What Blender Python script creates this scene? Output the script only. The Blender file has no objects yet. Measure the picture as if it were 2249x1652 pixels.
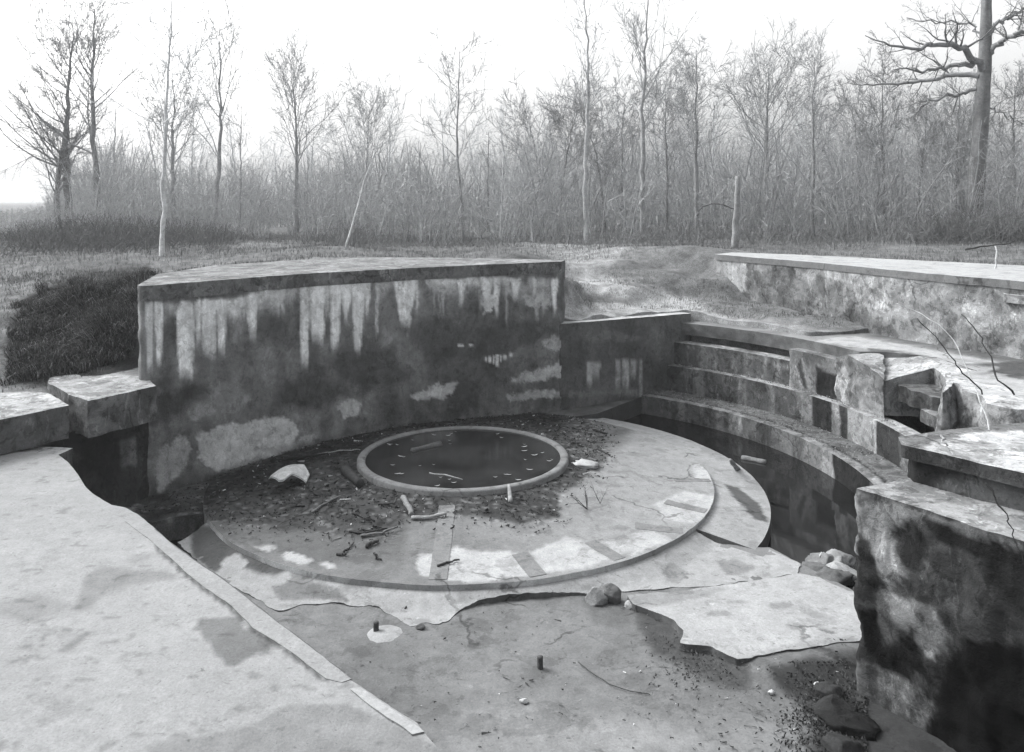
import bpy, math, random
import numpy as np
from mathutils import Vector
from mathutils.geometry import delaunay_2d_cdt

# ------------------------------------------------------------------ camera, sky, sun, exposure
SC = bpy.context.scene
COL = SC.collection
EYE = 4.5                      # eye height above the rim of the pool ring
F_PX, CX, HY = 1820.0, 1124.5, 440.0   # measured on the 2249 x 1652 view of the photograph
cam = bpy.data.objects.new('camera', bpy.data.cameras.new('camera'))
COL.objects.link(cam)
cam.location = (0, 0, EYE)
cam.rotation_euler = (math.radians(90), 0, 0)
cam.data.sensor_width = 36.0
cam.data.lens = 36.0 * F_PX / 2249.0
cam.data.shift_y = -(826.0 - HY) / 2249.0
cam.data.clip_end = 3000
cam.data.clip_start = 0.05
SC.camera = cam

SUN_EL, SUN_AZ = math.radians(42), math.radians(-66)     # azimuth from +Y towards +X
world = bpy.data.worlds.new('World')
SC.world = world
world.use_nodes = True
wn, wl = world.node_tree.nodes, world.node_tree.links
sky = wn.new('ShaderNodeTexSky')
sky.sky_type = 'NISHITA'
sky.sun_disc = False
sky.sun_elevation = SUN_EL
sky.sun_rotation = SUN_AZ
sky.dust_density = 6.0
sky.air_density = 1.0
grey = wn.new('ShaderNodeHueSaturation')                 # the plate records brightness only
grey.inputs['Saturation'].default_value = 0.03
bg = wn['Background']
bg.inputs['Strength'].default_value = 0.15
wl.new(sky.outputs[0], grey.inputs['Color'])
wl.new(grey.outputs[0], bg.inputs['Color'])

sun = bpy.data.objects.new('sun', bpy.data.lights.new('sun', 'SUN'))
COL.objects.link(sun)
sun.data.energy = 0.5
sun.data.angle = math.radians(14)
sun.data.color = (1.0, 0.985, 0.97)
sd = Vector((math.sin(SUN_AZ) * math.cos(SUN_EL), math.cos(SUN_AZ) * math.cos(SUN_EL), math.sin(SUN_EL)))
sun.rotation_euler = sd.to_track_quat('Z', 'Y').to_euler()

SC.view_settings.view_transform = 'Standard'
SC.view_settings.look = 'None'
SC.view_settings.gamma = 1.0
SC.view_settings.exposure = 1.27
SC.view_settings.use_curve_mapping = False
SC.render.engine = 'CYCLES'
SC.cycles.volume_bounces = 1
SC.cycles.volume_step_rate = 4.0

rng = np.random.default_rng(7)
random.seed(7)

# ------------------------------------------------------------------ measuring helpers
def at(px, py, z):
    d = (EYE - z) * F_PX / (py - HY)
    return np.array([(px - CX) / F_PX * d, d, z])

def at_d(px, py, d):
    return np.array([(px - CX) / F_PX * d, d, EYE - (py - HY) / F_PX * d])

def proj(P):
    y = np.maximum(P[:, 1], 0.3)
    return np.stack([CX + P[:, 0] / y * F_PX, HY + (EYE - P[:, 2]) / y * F_PX], 1)

def lat(ix, iy, iz):
    h = (ix.astype(np.int64) * 374761393 + iy.astype(np.int64) * 668265263 + iz.astype(np.int64) * 2147483647) & 0xFFFFFFFF
    h = ((h ^ (h >> 13)) * 1274126177) & 0xFFFFFFFF
    h = ((h ^ (h >> 16)) * 2246822519) & 0xFFFFFFFF
    h ^= h >> 15
    return (h & 0xFFFFFF) / float(0xFFFFFF)

def vn(P):
    i = np.floor(P); f = P - i; i = i.astype(np.int64)
    u = f * f * (3 - 2 * f)
    r = 0
    for a in (0, 1):
        wa = u[:, 0] if a else 1 - u[:, 0]
        for b in (0, 1):
            wb = u[:, 1] if b else 1 - u[:, 1]
            for c in (0, 1):
                wc = u[:, 2] if c else 1 - u[:, 2]
                r = r + wa * wb * wc * lat(i[:, 0] + a, i[:, 1] + b, i[:, 2] + c)
    return r

def fbm(P, s=1.0, o=4, seed=0, k=0.5):
    """0..1 fractal noise of world points; s = cells per metre (number or per-axis)"""
    P = np.asarray(P, float) * s + seed * 17.31
    r, a, t = 0, 1.0, 0
    for _ in range(o):
        r = r + a * vn(P); t += a; a *= k; P = P * 2.03 + 5.7
    return r / t

def sm(a, b, x):
    t = np.clip((x - a) / (b - a + 1e-12), 0, 1)
    return t * t * (3 - 2 * t)

def inpoly(p, poly):
    poly = np.asarray(poly, float)
    x, y = p[:, 0], p[:, 1]
    c = np.zeros(len(p), bool)
    n = len(poly)
    for i in range(n):
        x1, y1 = poly[i]; x2, y2 = poly[(i + 1) % n]
        if y1 == y2: continue
        c ^= ((y1 > y) != (y2 > y)) & (x < (x2 - x1) * (y - y1) / (y2 - y1) + x1)
    return c

def sdist(p, poly):
    """signed distance to a polygon, negative inside"""
    poly = np.asarray(poly, float)
    d = np.full(len(p), 1e18)
    n = len(poly)
    for i in range(n):
        a, b = poly[i], poly[(i + 1) % n]
        ab = b - a
        t = np.clip(((p - a) @ ab) / max(ab @ ab, 1e-12), 0, 1)
        q = p - a - t[:, None] * ab
        d = np.minimum(d, (q * q).sum(1))
    d = np.sqrt(d)
    return np.where(inpoly(p, poly), -d, d)

def patch(t, P, V, poly, val, soft=6, wob=10, s=3.0, seed=1, amt=1.0):
    """lay a stain, worn patch or painted shade of albedo val on tone t"""
    poly = np.asarray(poly, float)
    lo, hi = poly.min(0) - 3 * wob - soft, poly.max(0) + 3 * wob + soft
    k = np.where((V[:, 0] > lo[0]) & (V[:, 0] < hi[0]) & (V[:, 1] > lo[1]) & (V[:, 1] < hi[1]))[0]
    if len(k) == 0: return t
    d = sdist(V[k], poly) + (fbm(P[k], s, 6, seed, .68) - .5) * 2.4 * wob
    m = sm(soft, -soft, d) * amt
    t[k] = t[k] * (1 - m) + val * m * (0.85 + .3 * fbm(P[k], s * 2, 3, seed + 5))
    return t

def ell(cx, cy, rx, ry, n=14):
    return [(cx + rx * math.cos(a * 2 * math.pi / n), cy + ry * math.sin(a * 2 * math.pi / n)) for a in range(n)]

# ------------------------------------------------------------------ mesh helpers
def mk(name, V, faces, mat, tone=None, parent=None, loc=None, smooth=True):
    """one mesh object from world-space points; faces = list of (n,3)/(n,4) index arrays"""
    V = np.asarray(V, float)
    me = bpy.data.meshes.new(name)
    off = np.zeros(3)
    if parent is not None: off = np.array(parent.matrix_world.translation if parent.parent else parent.location)
    elif loc is not None: off = np.array(loc, float)
    if parent is not None and parent.parent is not None:
        off = np.array(parent.parent.location) + np.array(parent.location)
    Vl = (V - off).astype(np.float32)
    faces = [np.asarray(f, np.int32) for f in faces if len(f)]
    me.vertices.add(len(Vl)); me.vertices.foreach_set('co', Vl.ravel())
    idx = np.concatenate([f.ravel() for f in faces])
    tot = np.concatenate([np.full(len(f), f.shape[1], np.int32) for f in faces])
    me.loops.add(len(idx)); me.loops.foreach_set('vertex_index', idx)
    me.polygons.add(len(tot))
    me.polygons.foreach_set('loop_start', np.concatenate([[0], np.cumsum(tot)[:-1]]).astype(np.int32))
    if smooth: me.polygons.foreach_set('use_smooth', np.ones(len(tot), bool))
    else: me.polygons.foreach_set('use_smooth', np.zeros(len(tot), bool))
    if tone is not None:
        a = me.attributes.new('tone', 'FLOAT', 'POINT')
        a.data.foreach_set('value', np.broadcast_to(np.asarray(tone, np.float32), (len(Vl),)).astype(np.float32))
    me.update(calc_edges=True)
    me.validate()
    me.materials.append(mat)
    o = bpy.data.objects.new(name, me)
    COL.objects.link(o)
    if parent is not None: o.parent = parent
    elif loc is not None: o.location = loc
    return o

def tag(o, label=None, cat=None, group=None, kind=None):
    if label: o['label'] = label
    if cat: o['category'] = cat
    if group: o['group'] = group
    if kind: o['kind'] = kind
    return o

def thing(name, label, cat, loc, group=None):
    o = bpy.data.objects.new(name, None)
    o.empty_display_size = .1
    COL.objects.link(o)
    o.location = tuple(float(v) for v in loc)
    return tag(o, label, cat, group)

def resample(poly, res, closed=True):
    poly = np.asarray(poly, float)
    out = []
    n = len(poly)
    for i in range(n if closed else n - 1):
        a, b = poly[i], poly[(i + 1) % n]
        k = max(1, int(math.ceil(np.linalg.norm(b - a) / res)))
        for j in range(k): out.append(a + (b - a) * j / k)
    if not closed: out.append(poly[-1])
    return np.array(out)

def area2(p):
    x, y = p[:, 0], p[:, 1]
    return (x * np.roll(y, -1) - np.roll(x, -1) * y).sum()

def cdt(bound, inner, mode=1):
    n = len(bound)
    pts = np.vstack([bound, inner]) if len(inner) else bound
    edges = [(i, (i + 1) % n) for i in range(n)]
    r = delaunay_2d_cdt([Vector((float(a), float(b))) for a, b in pts], edges, [], mode, 1e-5)
    v = np.array([(p.x, p.y) for p in r[0]])
    f = np.array([t for t in r[2] if len(t) == 3], np.int32)
    return v, f

MW = None
def prism(name, outline, ztop, zbot, mat, tone, parent=None, res=.08, zres=None, rough=.01, edge=.0,
          edge_s=3.0, top_rough=.006, seed=1, loc=None, smooth=True, batter=0.0):
    """a slab or wall block: triangulated top, ragged sides, per-vertex albedo from tone(P, V, side)"""
    zf = ztop if callable(ztop) else (lambda x, y: np.full(len(x), float(ztop)))
    b = np.asarray([p[:2] for p in outline], float)
    if area2(b) < 0: b = b[::-1]
    b = resample(b, res)
    if edge:
        P3 = np.column_stack([b, np.zeros(len(b))])
        b = b + edge * 2 * np.column_stack([fbm(P3, edge_s, 4, seed + 3, .6) - .5, fbm(P3, edge_s, 4, seed + 8, .6) - .5])
    lo, hi = b.min(0), b.max(0)
    gx = np.arange(lo[0], hi[0], res); gy = np.arange(lo[1], hi[1], res * .87)
    X, Y = np.meshgrid(gx, gy)
    X[1::2] += res * .5
    p = np.column_stack([X.ravel(), Y.ravel()]) + rng.uniform(-.18, .18, (X.size, 2)) * res
    d = sdist(p, b)
    p = p[d < -res * .55]
    tv, tf = cdt(b, p)
    # orient
    e1 = tv[tf[:, 1]] - tv[tf[:, 0]]; e2 = tv[tf[:, 2]] - tv[tf[:, 0]]
    fl = (e1[:, 0] * e2[:, 1] - e1[:, 1] * e2[:, 0]) < 0
    tf[fl] = tf[fl][:, ::-1]
    tz = zf(tv[:, 0], tv[:, 1])
    T = np.column_stack([tv, tz])
    T[:, 2] += top_rough * 2 * (fbm(T, 5, 4, seed) - .5)
    # sides
    bz = zf(b[:, 0], b[:, 1])
    B = np.column_stack([b, bz]); B[:, 2] += top_rough * 2 * (fbm(B, 5, 4, seed) - .5)
    zb = zbot if callable(zbot) else (lambda x, y: np.full(len(x), float(zbot)))
    bb = zb(b[:, 0], b[:, 1])
    h = float(np.max(bz - bb))
    nz = max(1, int(round(h / (zres or res))))
    nb = len(b)
    nx = np.roll(b, -1, 0) - np.roll(b, 1, 0)
    nx = np.column_stack([nx[:, 1], -nx[:, 0]]); nx /= np.linalg.norm(nx, axis=1)[:, None] + 1e-9
    rows = []
    for k in range(nz + 1):
        w = k / nz
        q = np.column_stack([b, B[:, 2] * (1 - w) + bb * w])
        dist = (B[:, 2] - q[:, 2])
        amp = (fbm(q, 4, 4, seed + 2, .6) - .5) * 2 * rough * sm(0, .12, dist) + batter * dist
        q[:, :2] += nx * amp[:, None]
        rows.append(q)
    S = np.vstack(rows)
    i = np.arange(nb); j = (i + 1) % nb
    sf = np.vstack([np.column_stack([k * nb + i, (k + 1) * nb + i, (k + 1) * nb + j, k * nb + j]) for k in range(nz)])
    base = len(T)
    Vt = np.vstack([T, S])
    bot = nz * nb
    side = np.concatenate([np.zeros(len(T), bool), np.ones(len(S), bool)])
    # bottom cap from the same triangulation (only where it may be seen from below it is cheap)
    tn = tone(Vt, proj(Vt), side) if callable(tone) else np.full(len(Vt), tone)
    return mk(name, Vt, [tf, sf + base], mat, np.clip(tn, .004, .85), parent, loc, smooth)

def tubes(P, R, sides=3):
    """P (N,K,3) polylines, R (N,K) radii -> verts, quads"""
    P = np.asarray(P, float); N, K, _ = P.shape
    T = np.gradient(P, axis=1)
    T /= np.linalg.norm(T, axis=2, keepdims=True) + 1e-9
    m = T.mean(1)
    ref = np.where(np.abs(m[:, 2:3]) > .8, np.array([[1., .2, 0]]), np.array([[0, 0.1, 1.]]))
    U = np.cross(T, ref[:, None, :]); U /= np.linalg.norm(U, axis=2, keepdims=True) + 1e-9
    W = np.cross(T, U)
    a = np.arange(sides) * 2 * math.pi / sides
    V = P[:, :, None, :] + R[:, :, None, None] * (np.cos(a)[None, None, :, None] * U[:, :, None, :] + np.sin(a)[None, None, :, None] * W[:, :, None, :])
    V = V.reshape(-1, 3)
    n = np.arange(N)[:, None, None] * K * sides
    k = np.arange(K - 1)[None, :, None] * sides
    s = np.arange(sides)[None, None, :]; s2 = (s + 1) % sides
    q = np.stack(np.broadcast_arrays(n + k + s, n + k + s2, n + k + sides + s2, n + k + sides + s), -1).reshape(-1, 4)
    return V, q

def merge(parts):
    Vs, Fs, o = [], [], 0
    for V, q in parts:
        Vs.append(V); Fs.append(q + o); o += len(V)
    return np.vstack(Vs), np.vstack(Fs)

def ribbons(P, R, rg):
    """hair-thin twigs as narrow blades, each turned its own way"""
    P = np.asarray(P, float); N, K, _ = P.shape
    T = P[:, -1] - P[:, 0]
    U = np.cross(T, rg.normal(size=(N, 3))); U /= np.linalg.norm(U, axis=1, keepdims=True) + 1e-9
    O = U[:, None, :] * R[:, :, None] * .95
    V = np.stack([P - O, P + O], 2).reshape(-1, 3)
    n = np.arange(N)[:, None] * K * 2; k = np.arange(K - 1)[None] * 2
    q = np.stack(np.broadcast_arrays(n + k, n + k + 1, n + k + 3, n + k + 2), -1).reshape(-1, 4)
    return V, q

def spawn(P, R, n, t0, t1, L, ang, up, K, wob, rs, rg, taper=.15, short=.5, rmin=.003):
    """grow n branches from every parent polyline"""
    N, Kp, _ = P.shape
    pi = np.repeat(np.arange(N), n); M = len(pi)
    t = rg.uniform(t0, t1, M)
    x = t * (Kp - 1); i = np.minimum(x.astype(int), Kp - 2); f = (x - i)[:, None]
    base = P[pi, i] * (1 - f) + P[pi, i + 1] * f
    r0 = (R[pi, i] * (1 - f[:, 0]) + R[pi, i + 1] * f[:, 0])
    T = P[pi, i + 1] - P[pi, i]; T /= np.linalg.norm(T, axis=1, keepdims=True) + 1e-9
    ref = rg.normal(size=(M, 3))
    U = np.cross(T, ref); U /= np.linalg.norm(U, axis=1, keepdims=True) + 1e-9
    a = np.radians(rg.uniform(ang[0], ang[1], M))[:, None]
    d = T * np.cos(a) + U * np.sin(a)
    Ln = L[pi] if isinstance(L, np.ndarray) else np.full(M, L)
    Ln = Ln * (1 - short * (t - t0) / (t1 - t0 + 1e-9)) * rg.uniform(.6, 1.25, M)
    Q = np.zeros((M, K, 3)); Q[:, 0] = base
    step = (Ln / (K - 1))[:, None]
    for k in range(1, K):
        d = d + np.array([0, 0, up]) + rg.normal(size=(M, 3)) * wob
        d /= np.linalg.norm(d, axis=1, keepdims=True)
        Q[:, k] = Q[:, k - 1] + d * step
    rb = np.maximum(r0 * rs, rmin)
    RR = np.maximum(rb[:, None] * (1 - (1 - taper) * np.linspace(0, 1, K)[None]), rmin * .6)
    return Q, RR, Ln

# ------------------------------------------------------------------ materials
def nodes(name):
    m = bpy.data.materials.new(name); m.use_nodes = True
    nt = m.node_tree
    return m, nt.nodes, nt.links, nt.nodes['Principled BSDF']

def noise(n, l, pos, scale, detail=6, rough=.6, dist=0.0):
    t = n.new('ShaderNodeTexNoise')
    t.inputs['Scale'].default_value = scale; t.inputs['Detail'].default_value = detail
    t.inputs['Roughness'].default_value = rough; t.inputs['Distortion'].default_value = dist
    l.new(pos, t.inputs['Vector'])
    return t.outputs['Fac']

def ramp(n, l, fac, a, b, va, vb):
    r = n.new('ShaderNodeMapRange')
    r.inputs['From Min'].default_value = a; r.inputs['From Max'].default_value = b
    r.inputs['To Min'].default_value = va; r.inputs['To Max'].default_value = vb
    l.new(fac, r.inputs['Value'])
    return r.outputs[0]

def mul(n, l, a, b):
    m = n.new('ShaderNodeMath'); m.operation = 'MULTIPLY'
    l.new(a, m.inputs[0])
    if isinstance(b, float): m.inputs[1].default_value = b
    else: l.new(b, m.inputs[1])
    return m.outputs[0]

TINT = (.975, 1.0, 1.02)
def tinted(n, l, val, bsdf):
    c = n.new('ShaderNodeCombineColor')
    for k, s in enumerate(TINT): l.new(mul(n, l, val, s), c.inputs[k])
    l.new(c.outputs[0], bsdf.inputs['Base Color'])

def surface_mat(name, bump=.35, mott=(.72, 1.28), grain=(.86, 1.14), pits=.55, rough=.92, base=None, bs=1.0, gain=1.0, spec=.12, blot=(.8, 1.2), speck=.6, stains=(), crack=0.0):
    m, n, l, b = nodes(name)
    pos = n.new('ShaderNodeNewGeometry').outputs['Position']
    if base is None:
        at_ = n.new('ShaderNodeAttribute'); at_.attribute_name = 'tone'; v = at_.outputs['Fac']
    else:
        vv = n.new('ShaderNodeValue'); vv.outputs[0].default_value = base; v = vv.outputs[0]
    n1 = noise(n, l, pos, 3.2 * bs, 9, .62, .4)
    n2 = noise(n, l, pos, 42 * bs, 6, .65)
    n3 = noise(n, l, pos, 17 * bs, 5, .6, .8)
    v = mul(n, l, v, float(gain))
    v = mul(n, l, v, ramp(n, l, n1, .3, .7, *mott))
    v = mul(n, l, v, ramp(n, l, n2, .3, .7, *grain))
    v = mul(n, l, v, ramp(n, l, n3, .27, .36, pits, 1.0))
    n4 = noise(n, l, pos, 9 * bs, 12, .72, .3)
    v = mul(n, l, v, ramp(n, l, n4, .32, .68, blot[0], blot[1]))
    n5 = noise(n, l, pos, 70 * bs, 4, .7)
    v = mul(n, l, v, ramp(n, l, n5, .66, .74, 1.0, speck))
    for sc, det, di, lo, hi, mu, vs in stains:
        vm = n.new('ShaderNodeVectorMath'); vm.operation = 'MULTIPLY'; vm.inputs[1].default_value = vs
        l.new(pos, vm.inputs[0])
        v = mul(n, l, v, ramp(n, l, noise(n, l, vm.outputs[0], sc, det, .68, di), lo, hi, 1.0, mu))
    if crack:
        vd = n.new('ShaderNodeTexVoronoi'); vd.feature = 'DISTANCE_TO_EDGE'; vd.inputs['Scale'].default_value = crack
        dn = n.new('ShaderNodeTexNoise'); dn.inputs['Scale'].default_value = 3; dn.inputs['Detail'].default_value = 8
        l.new(pos, dn.inputs['Vector'])
        ms = n.new('ShaderNodeVectorMath'); ms.operation = 'SCALE'; ms.inputs['Scale'].default_value = .45
        l.new(dn.outputs['Color'], ms.inputs[0])
        av = n.new('ShaderNodeVectorMath'); av.operation = 'ADD'
        l.new(pos, av.inputs[0]); l.new(ms.outputs[0], av.inputs[1]); l.new(av.outputs[0], vd.inputs['Vector'])
        where = ramp(n, l, noise(n, l, pos, .7, 3), .5, .56, 0, 1)
        ln = ramp(n, l, vd.outputs['Distance'], .003, .009, .5, 0)
        inv = n.new('ShaderNodeMath'); inv.operation = 'SUBTRACT'; inv.inputs[0].default_value = 1
        l.new(mul(n, l, ln, where), inv.inputs[1])
        v = mul(n, l, v, inv.outputs[0])
    tinted(n, l, v, b)
    b.inputs['Roughness'].default_value = rough
    b.inputs['Specular IOR Level'].default_value = spec
    bp = n.new('ShaderNodeBump'); bp.inputs['Strength'].default_value = bump; bp.inputs['Distance'].default_value = .03
    ad = n.new('ShaderNodeMath'); ad.operation = 'ADD'
    l.new(mul(n, l, n3, .8), ad.inputs[0]); l.new(mul(n, l, n2, .5), ad.inputs[1])
    l.new(ad.outputs[0], bp.inputs['Height']); l.new(bp.outputs[0], b.inputs['Normal'])
    return m

M_CON = surface_mat('concrete', gain=.545, mott=(.88, 1.12), blot=(.86, 1.14), speck=.55, crack=.36, stains=[
    (1.7, 13, .4, .555, .585, .80, (1, 1, 1)), (5, 12, .5, .60, .625, .72, (1, 1.3, 1)), (34, 5, .6, .63, .66, .55, (1, 2, 1)), (11, 9, .5, .63, .65, 1.25, (1, 1, 1))])
M_WALL = surface_mat('wall_concrete', gain=.68, mott=(.84, 1.16), blot=(.72, 1.28), speck=.5, crack=.4, bump=.5, spec=.05, stains=[
    (1.5, 14, .5, .52, .55, .66, (1, 1, 1)), (2.4, 14, .5, .575, .60, 1.55, (1, 1, .55)), (6.5, 11, .5, .55, .58, .62, (1, 1, .8)), (8, 10, .8, .62, .64, 1.6, (1, 1, .22)), (22, 6, .4, .63, .66, 1.5, (1, 1, 1))])
M_SOIL = surface_mat('soil', spec=.02, bump=.9, mott=(.6, 1.4), grain=(.6, 1.4), pits=.5, rough=1.0)
M_GRND = surface_mat('ground', spec=.02, bump=.9, mott=(.6, 1.4), grain=(.6, 1.5), pits=.6, rough=1.0, bs=.8)
M_BARK = surface_mat('bark', spec=.02, bump=.4, mott=(.75, 1.25), grain=(.7, 1.3), pits=.7, rough=.95)
M_WOOD = surface_mat('dead_wood', bump=.5, mott=(.7, 1.3), grain=(.7, 1.3), pits=.6, rough=.9, bs=2)
M_GRASS = surface_mat('grass_blade', spec=.02, bump=0, mott=(.6, 1.4), grain=(.9, 1.1), pits=.9, rough=.8)
M_FACE = surface_mat('streaked_concrete', gain=.86, mott=(.88, 1.12), blot=(.78, 1.22), speck=.6, bump=.5, spec=.05, stains=[
    (1.5, 14, .5, .53, .56, .84, (1, 1, 1)), (2.4, 14, .5, .58, .60, 1.2, (1, 1, .55)), (6.5, 11, .5, .56, .59, .76, (1, 1, .8)), (22, 6, .4, .63, .66, 1.25, (1, 1, 1))])
M_DECK = surface_mat('deck_concrete', gain=.545, mott=(.92, 1.08), blot=(.88, 1.12), speck=.5, stains=[
    (1.7, 13, .4, .58, .62, .86, (1, 1, 1)), (5, 12, .5, .62, .65, .78, (1, 1.3, 1)), (30, 5, .6, .64, .67, .5, (1, 2.4, 1))])
M_STONE = surface_mat('stone', bump=.6, pits=.6, bs=2, gain=.8)
M_IRON = surface_mat('rusty_iron', bump=.5, base=.075, rough=.75, bs=3)
M_LEAF = surface_mat('dead_leaf', spec=.02, bump=.1, rough=.6, bs=3)

def water_mat(name, val, r, bump):
    m, n, l, b = nodes(name)
    pos = n.new('ShaderNodeNewGeometry').outputs['Position']
    vv = n.new('ShaderNodeValue'); vv.outputs[0].default_value = val
    v = mul(n, l, vv.outputs[0], ramp(n, l, noise(n, l, pos, .9, 5, .6), .35, .65, .5, 1.6))
    tinted(n, l, v, b)
    b.inputs['Roughness'].default_value = r
    b.inputs['IOR'].default_value = 1.33
    bp = n.new('ShaderNodeBump'); bp.inputs['Strength'].default_value = bump; bp.inputs['Distance'].default_value = .02
    l.new(noise(n, l, pos, 6, 3, .5), bp.inputs['Height']); l.new(bp.outputs[0], b.inputs['Normal'])
    return m
M_WATER = water_mat('still_water', .010, .05, .02)
M_POOL = water_mat('pool_water', .022, .12, .03)

# ------------------------------------------------------------------ layout of the emplacement
C0 = np.array([-.86, 14.69])                    # centre of the round platform
def pol(r, deg, z=None):
    a = math.radians(deg)
    p = (C0[0] + r * math.cos(a), C0[1] + r * math.sin(a))
    return p if z is None else (p[0], p[1], z)
def arc(r, a0, a1, step=1.2):
    n = max(2, int(abs(a1 - a0) / step))
    return [pol(r, a0 + (a1 - a0) * i / n) for i in range(n + 1)]
def sector(r0, r1, a0, a1):
    return arc(r1, a0, a1) + arc(r0, a1, a0)

A_FRONT = [(-6.22, 13.80), (-6.14, 13.70), (-6.04, 13.68), (-5.9, 13.80), (-5.3, 14.5), (-4.6, 15.3), (-3.8, 16.05), (-2.2, 17.2), (-.6, 18.15), (1.13, 19.05)]
A_BACK = [(1.25, 19.55), (-.6, 20.15), (-3.1, 20.5), (-4.67, 20.0), (-6.45, 17.9), (-6.74, 15.74)]

# ---- ground
CP = np.array([
 (-8.7,12.7,1.36),(-7.4,13.3,1.36),(-6.75,14.1,1.4),(-7.8,13.7,1.4),(-9.6,11,1.3),(-6.6,14.6,1.5),
 (-10.6,19.8,2.6),(-10,16.7,2.25),(-8.3,13.4,1.42),(-9.5,12,1.4),(-7.5,14.2,1.5),(-7.0,14.3,1.6),(-6.9,15.9,2.75),(-7.3,17,2.92),
 (-8.6,17.0,2.7),(-8.6,15.1,1.75),(-7.9,14.9,1.7),(-7.4,15.4,2.35),(-12,14,1.7),(-14,18,2.5),(-16,12,1.8),(-20,25,2.8),(-14,8,1.6),(-12,3,2.0),(-9.3,15.9,2.05),
 (-6.5,18.4,2.99),(-4.7,20.5,3.0),(-3,20.9,3.0),(0,20.4,2.9),(1.0,20.6,2.6),(1.6,19.8,1.66),(2.5,20.6,1.62),(4,21.7,1.6),(2.2,21.7,1.8),
 (1.3,22.3,2.35),(3,23.2,2.15),(3,25.5,2.7),(5,22.7,1.75),(4.6,24.5,2.4),(5.4,26,3.05),(4.6,27,2.98),(6.2,25.2,3.0),(5.4,24.0,2.2),
 (5.5,20.5,1.5),(6.8,19,1.45),(7.5,17.8,1.45),(7,20.5,1.6),(6.2,22.2,1.7),(8.4,18.6,1.5),(6.5,21.5,1.65),
 (6.6,24.8,2.9),(9,24,2.85),(12,21.2,2.8),(14,17,2.8),(14,10,2.6),(13,3,2.6),(11,0,2.5),
 (0,0,2.55),(-6,0,2.4),(6,0,2.5),(-12,-6,2.5),(0,-10,2.6),(12,-8,2.6),
 (-30,30,2.9),(-20,32,2.9),(-10,30,2.95),(0,30,2.85),(8,31,2.95),(16,30,2.95),(26,28,2.9),(0,25,2.9),(-6,25,3.0),(-12,25,2.85),
 (-25,45,2.9),(-8,45,2.9),(8,45,2.95),(25,45,3.0),(-30,10,2.2),(-30,-10,2.6),(30,10,2.9),(30,-10,2.8),(20,20,2.9)])
def ground_z(x, y):
    x = np.asarray(x, float); y = np.asarray(y, float)
    num = np.zeros_like(x); den = np.full_like(x, 1e-9)
    for cx, cy, cz in CP:
        w = 1.0 / ((x - cx) ** 2 + (y - cy) ** 2 + .05) ** 1.9
        num += w * cz; den += w
    wd = 1e-7 * np.ones_like(x) + 1e-11 * (x * x + y * y) ** 2
    num += wd * 2.9; den += wd
    z = num / den
    P = np.column_stack([x, y, np.zeros_like(x)])
    d = np.hypot(x, y - 12)
    return z + (fbm(P, .9, 4, 3) - .5) * .18 + (fbm(P, 4, 3, 4) - .5) * .07 + (fbm(P, .05, 2, 9) - .5) * .5 * sm(40, 120, d)

HOLE = [(-8.6, 12.7), (-7.3, 13.3), (-6.75, 14.1), (-5.9, 16.2), (-4.2, 18.0), (-1.2, 19.0), (.9, 19.3), (1.5, 19.55), (4.0, 21.35)] \
    + arc(8.75, 52, 29, 2) + arc(11.2, 26, -24, 2) + [(9.6, 6), (9.5, 1.6), (0, 1.3), (-9.5, 1.6), (-10, 6), (-9.6, 11)]

def chaikin(p, k=2):
    p = np.asarray(p, float)
    for _ in range(k):
        p = np.vstack([p[:1], np.stack([p[:-1] * .75 + p[1:] * .25, p[:-1] * .25 + p[1:] * .75], 1).reshape(-1, 2), p[-1:]])
    return [tuple(q) for q in p]

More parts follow.
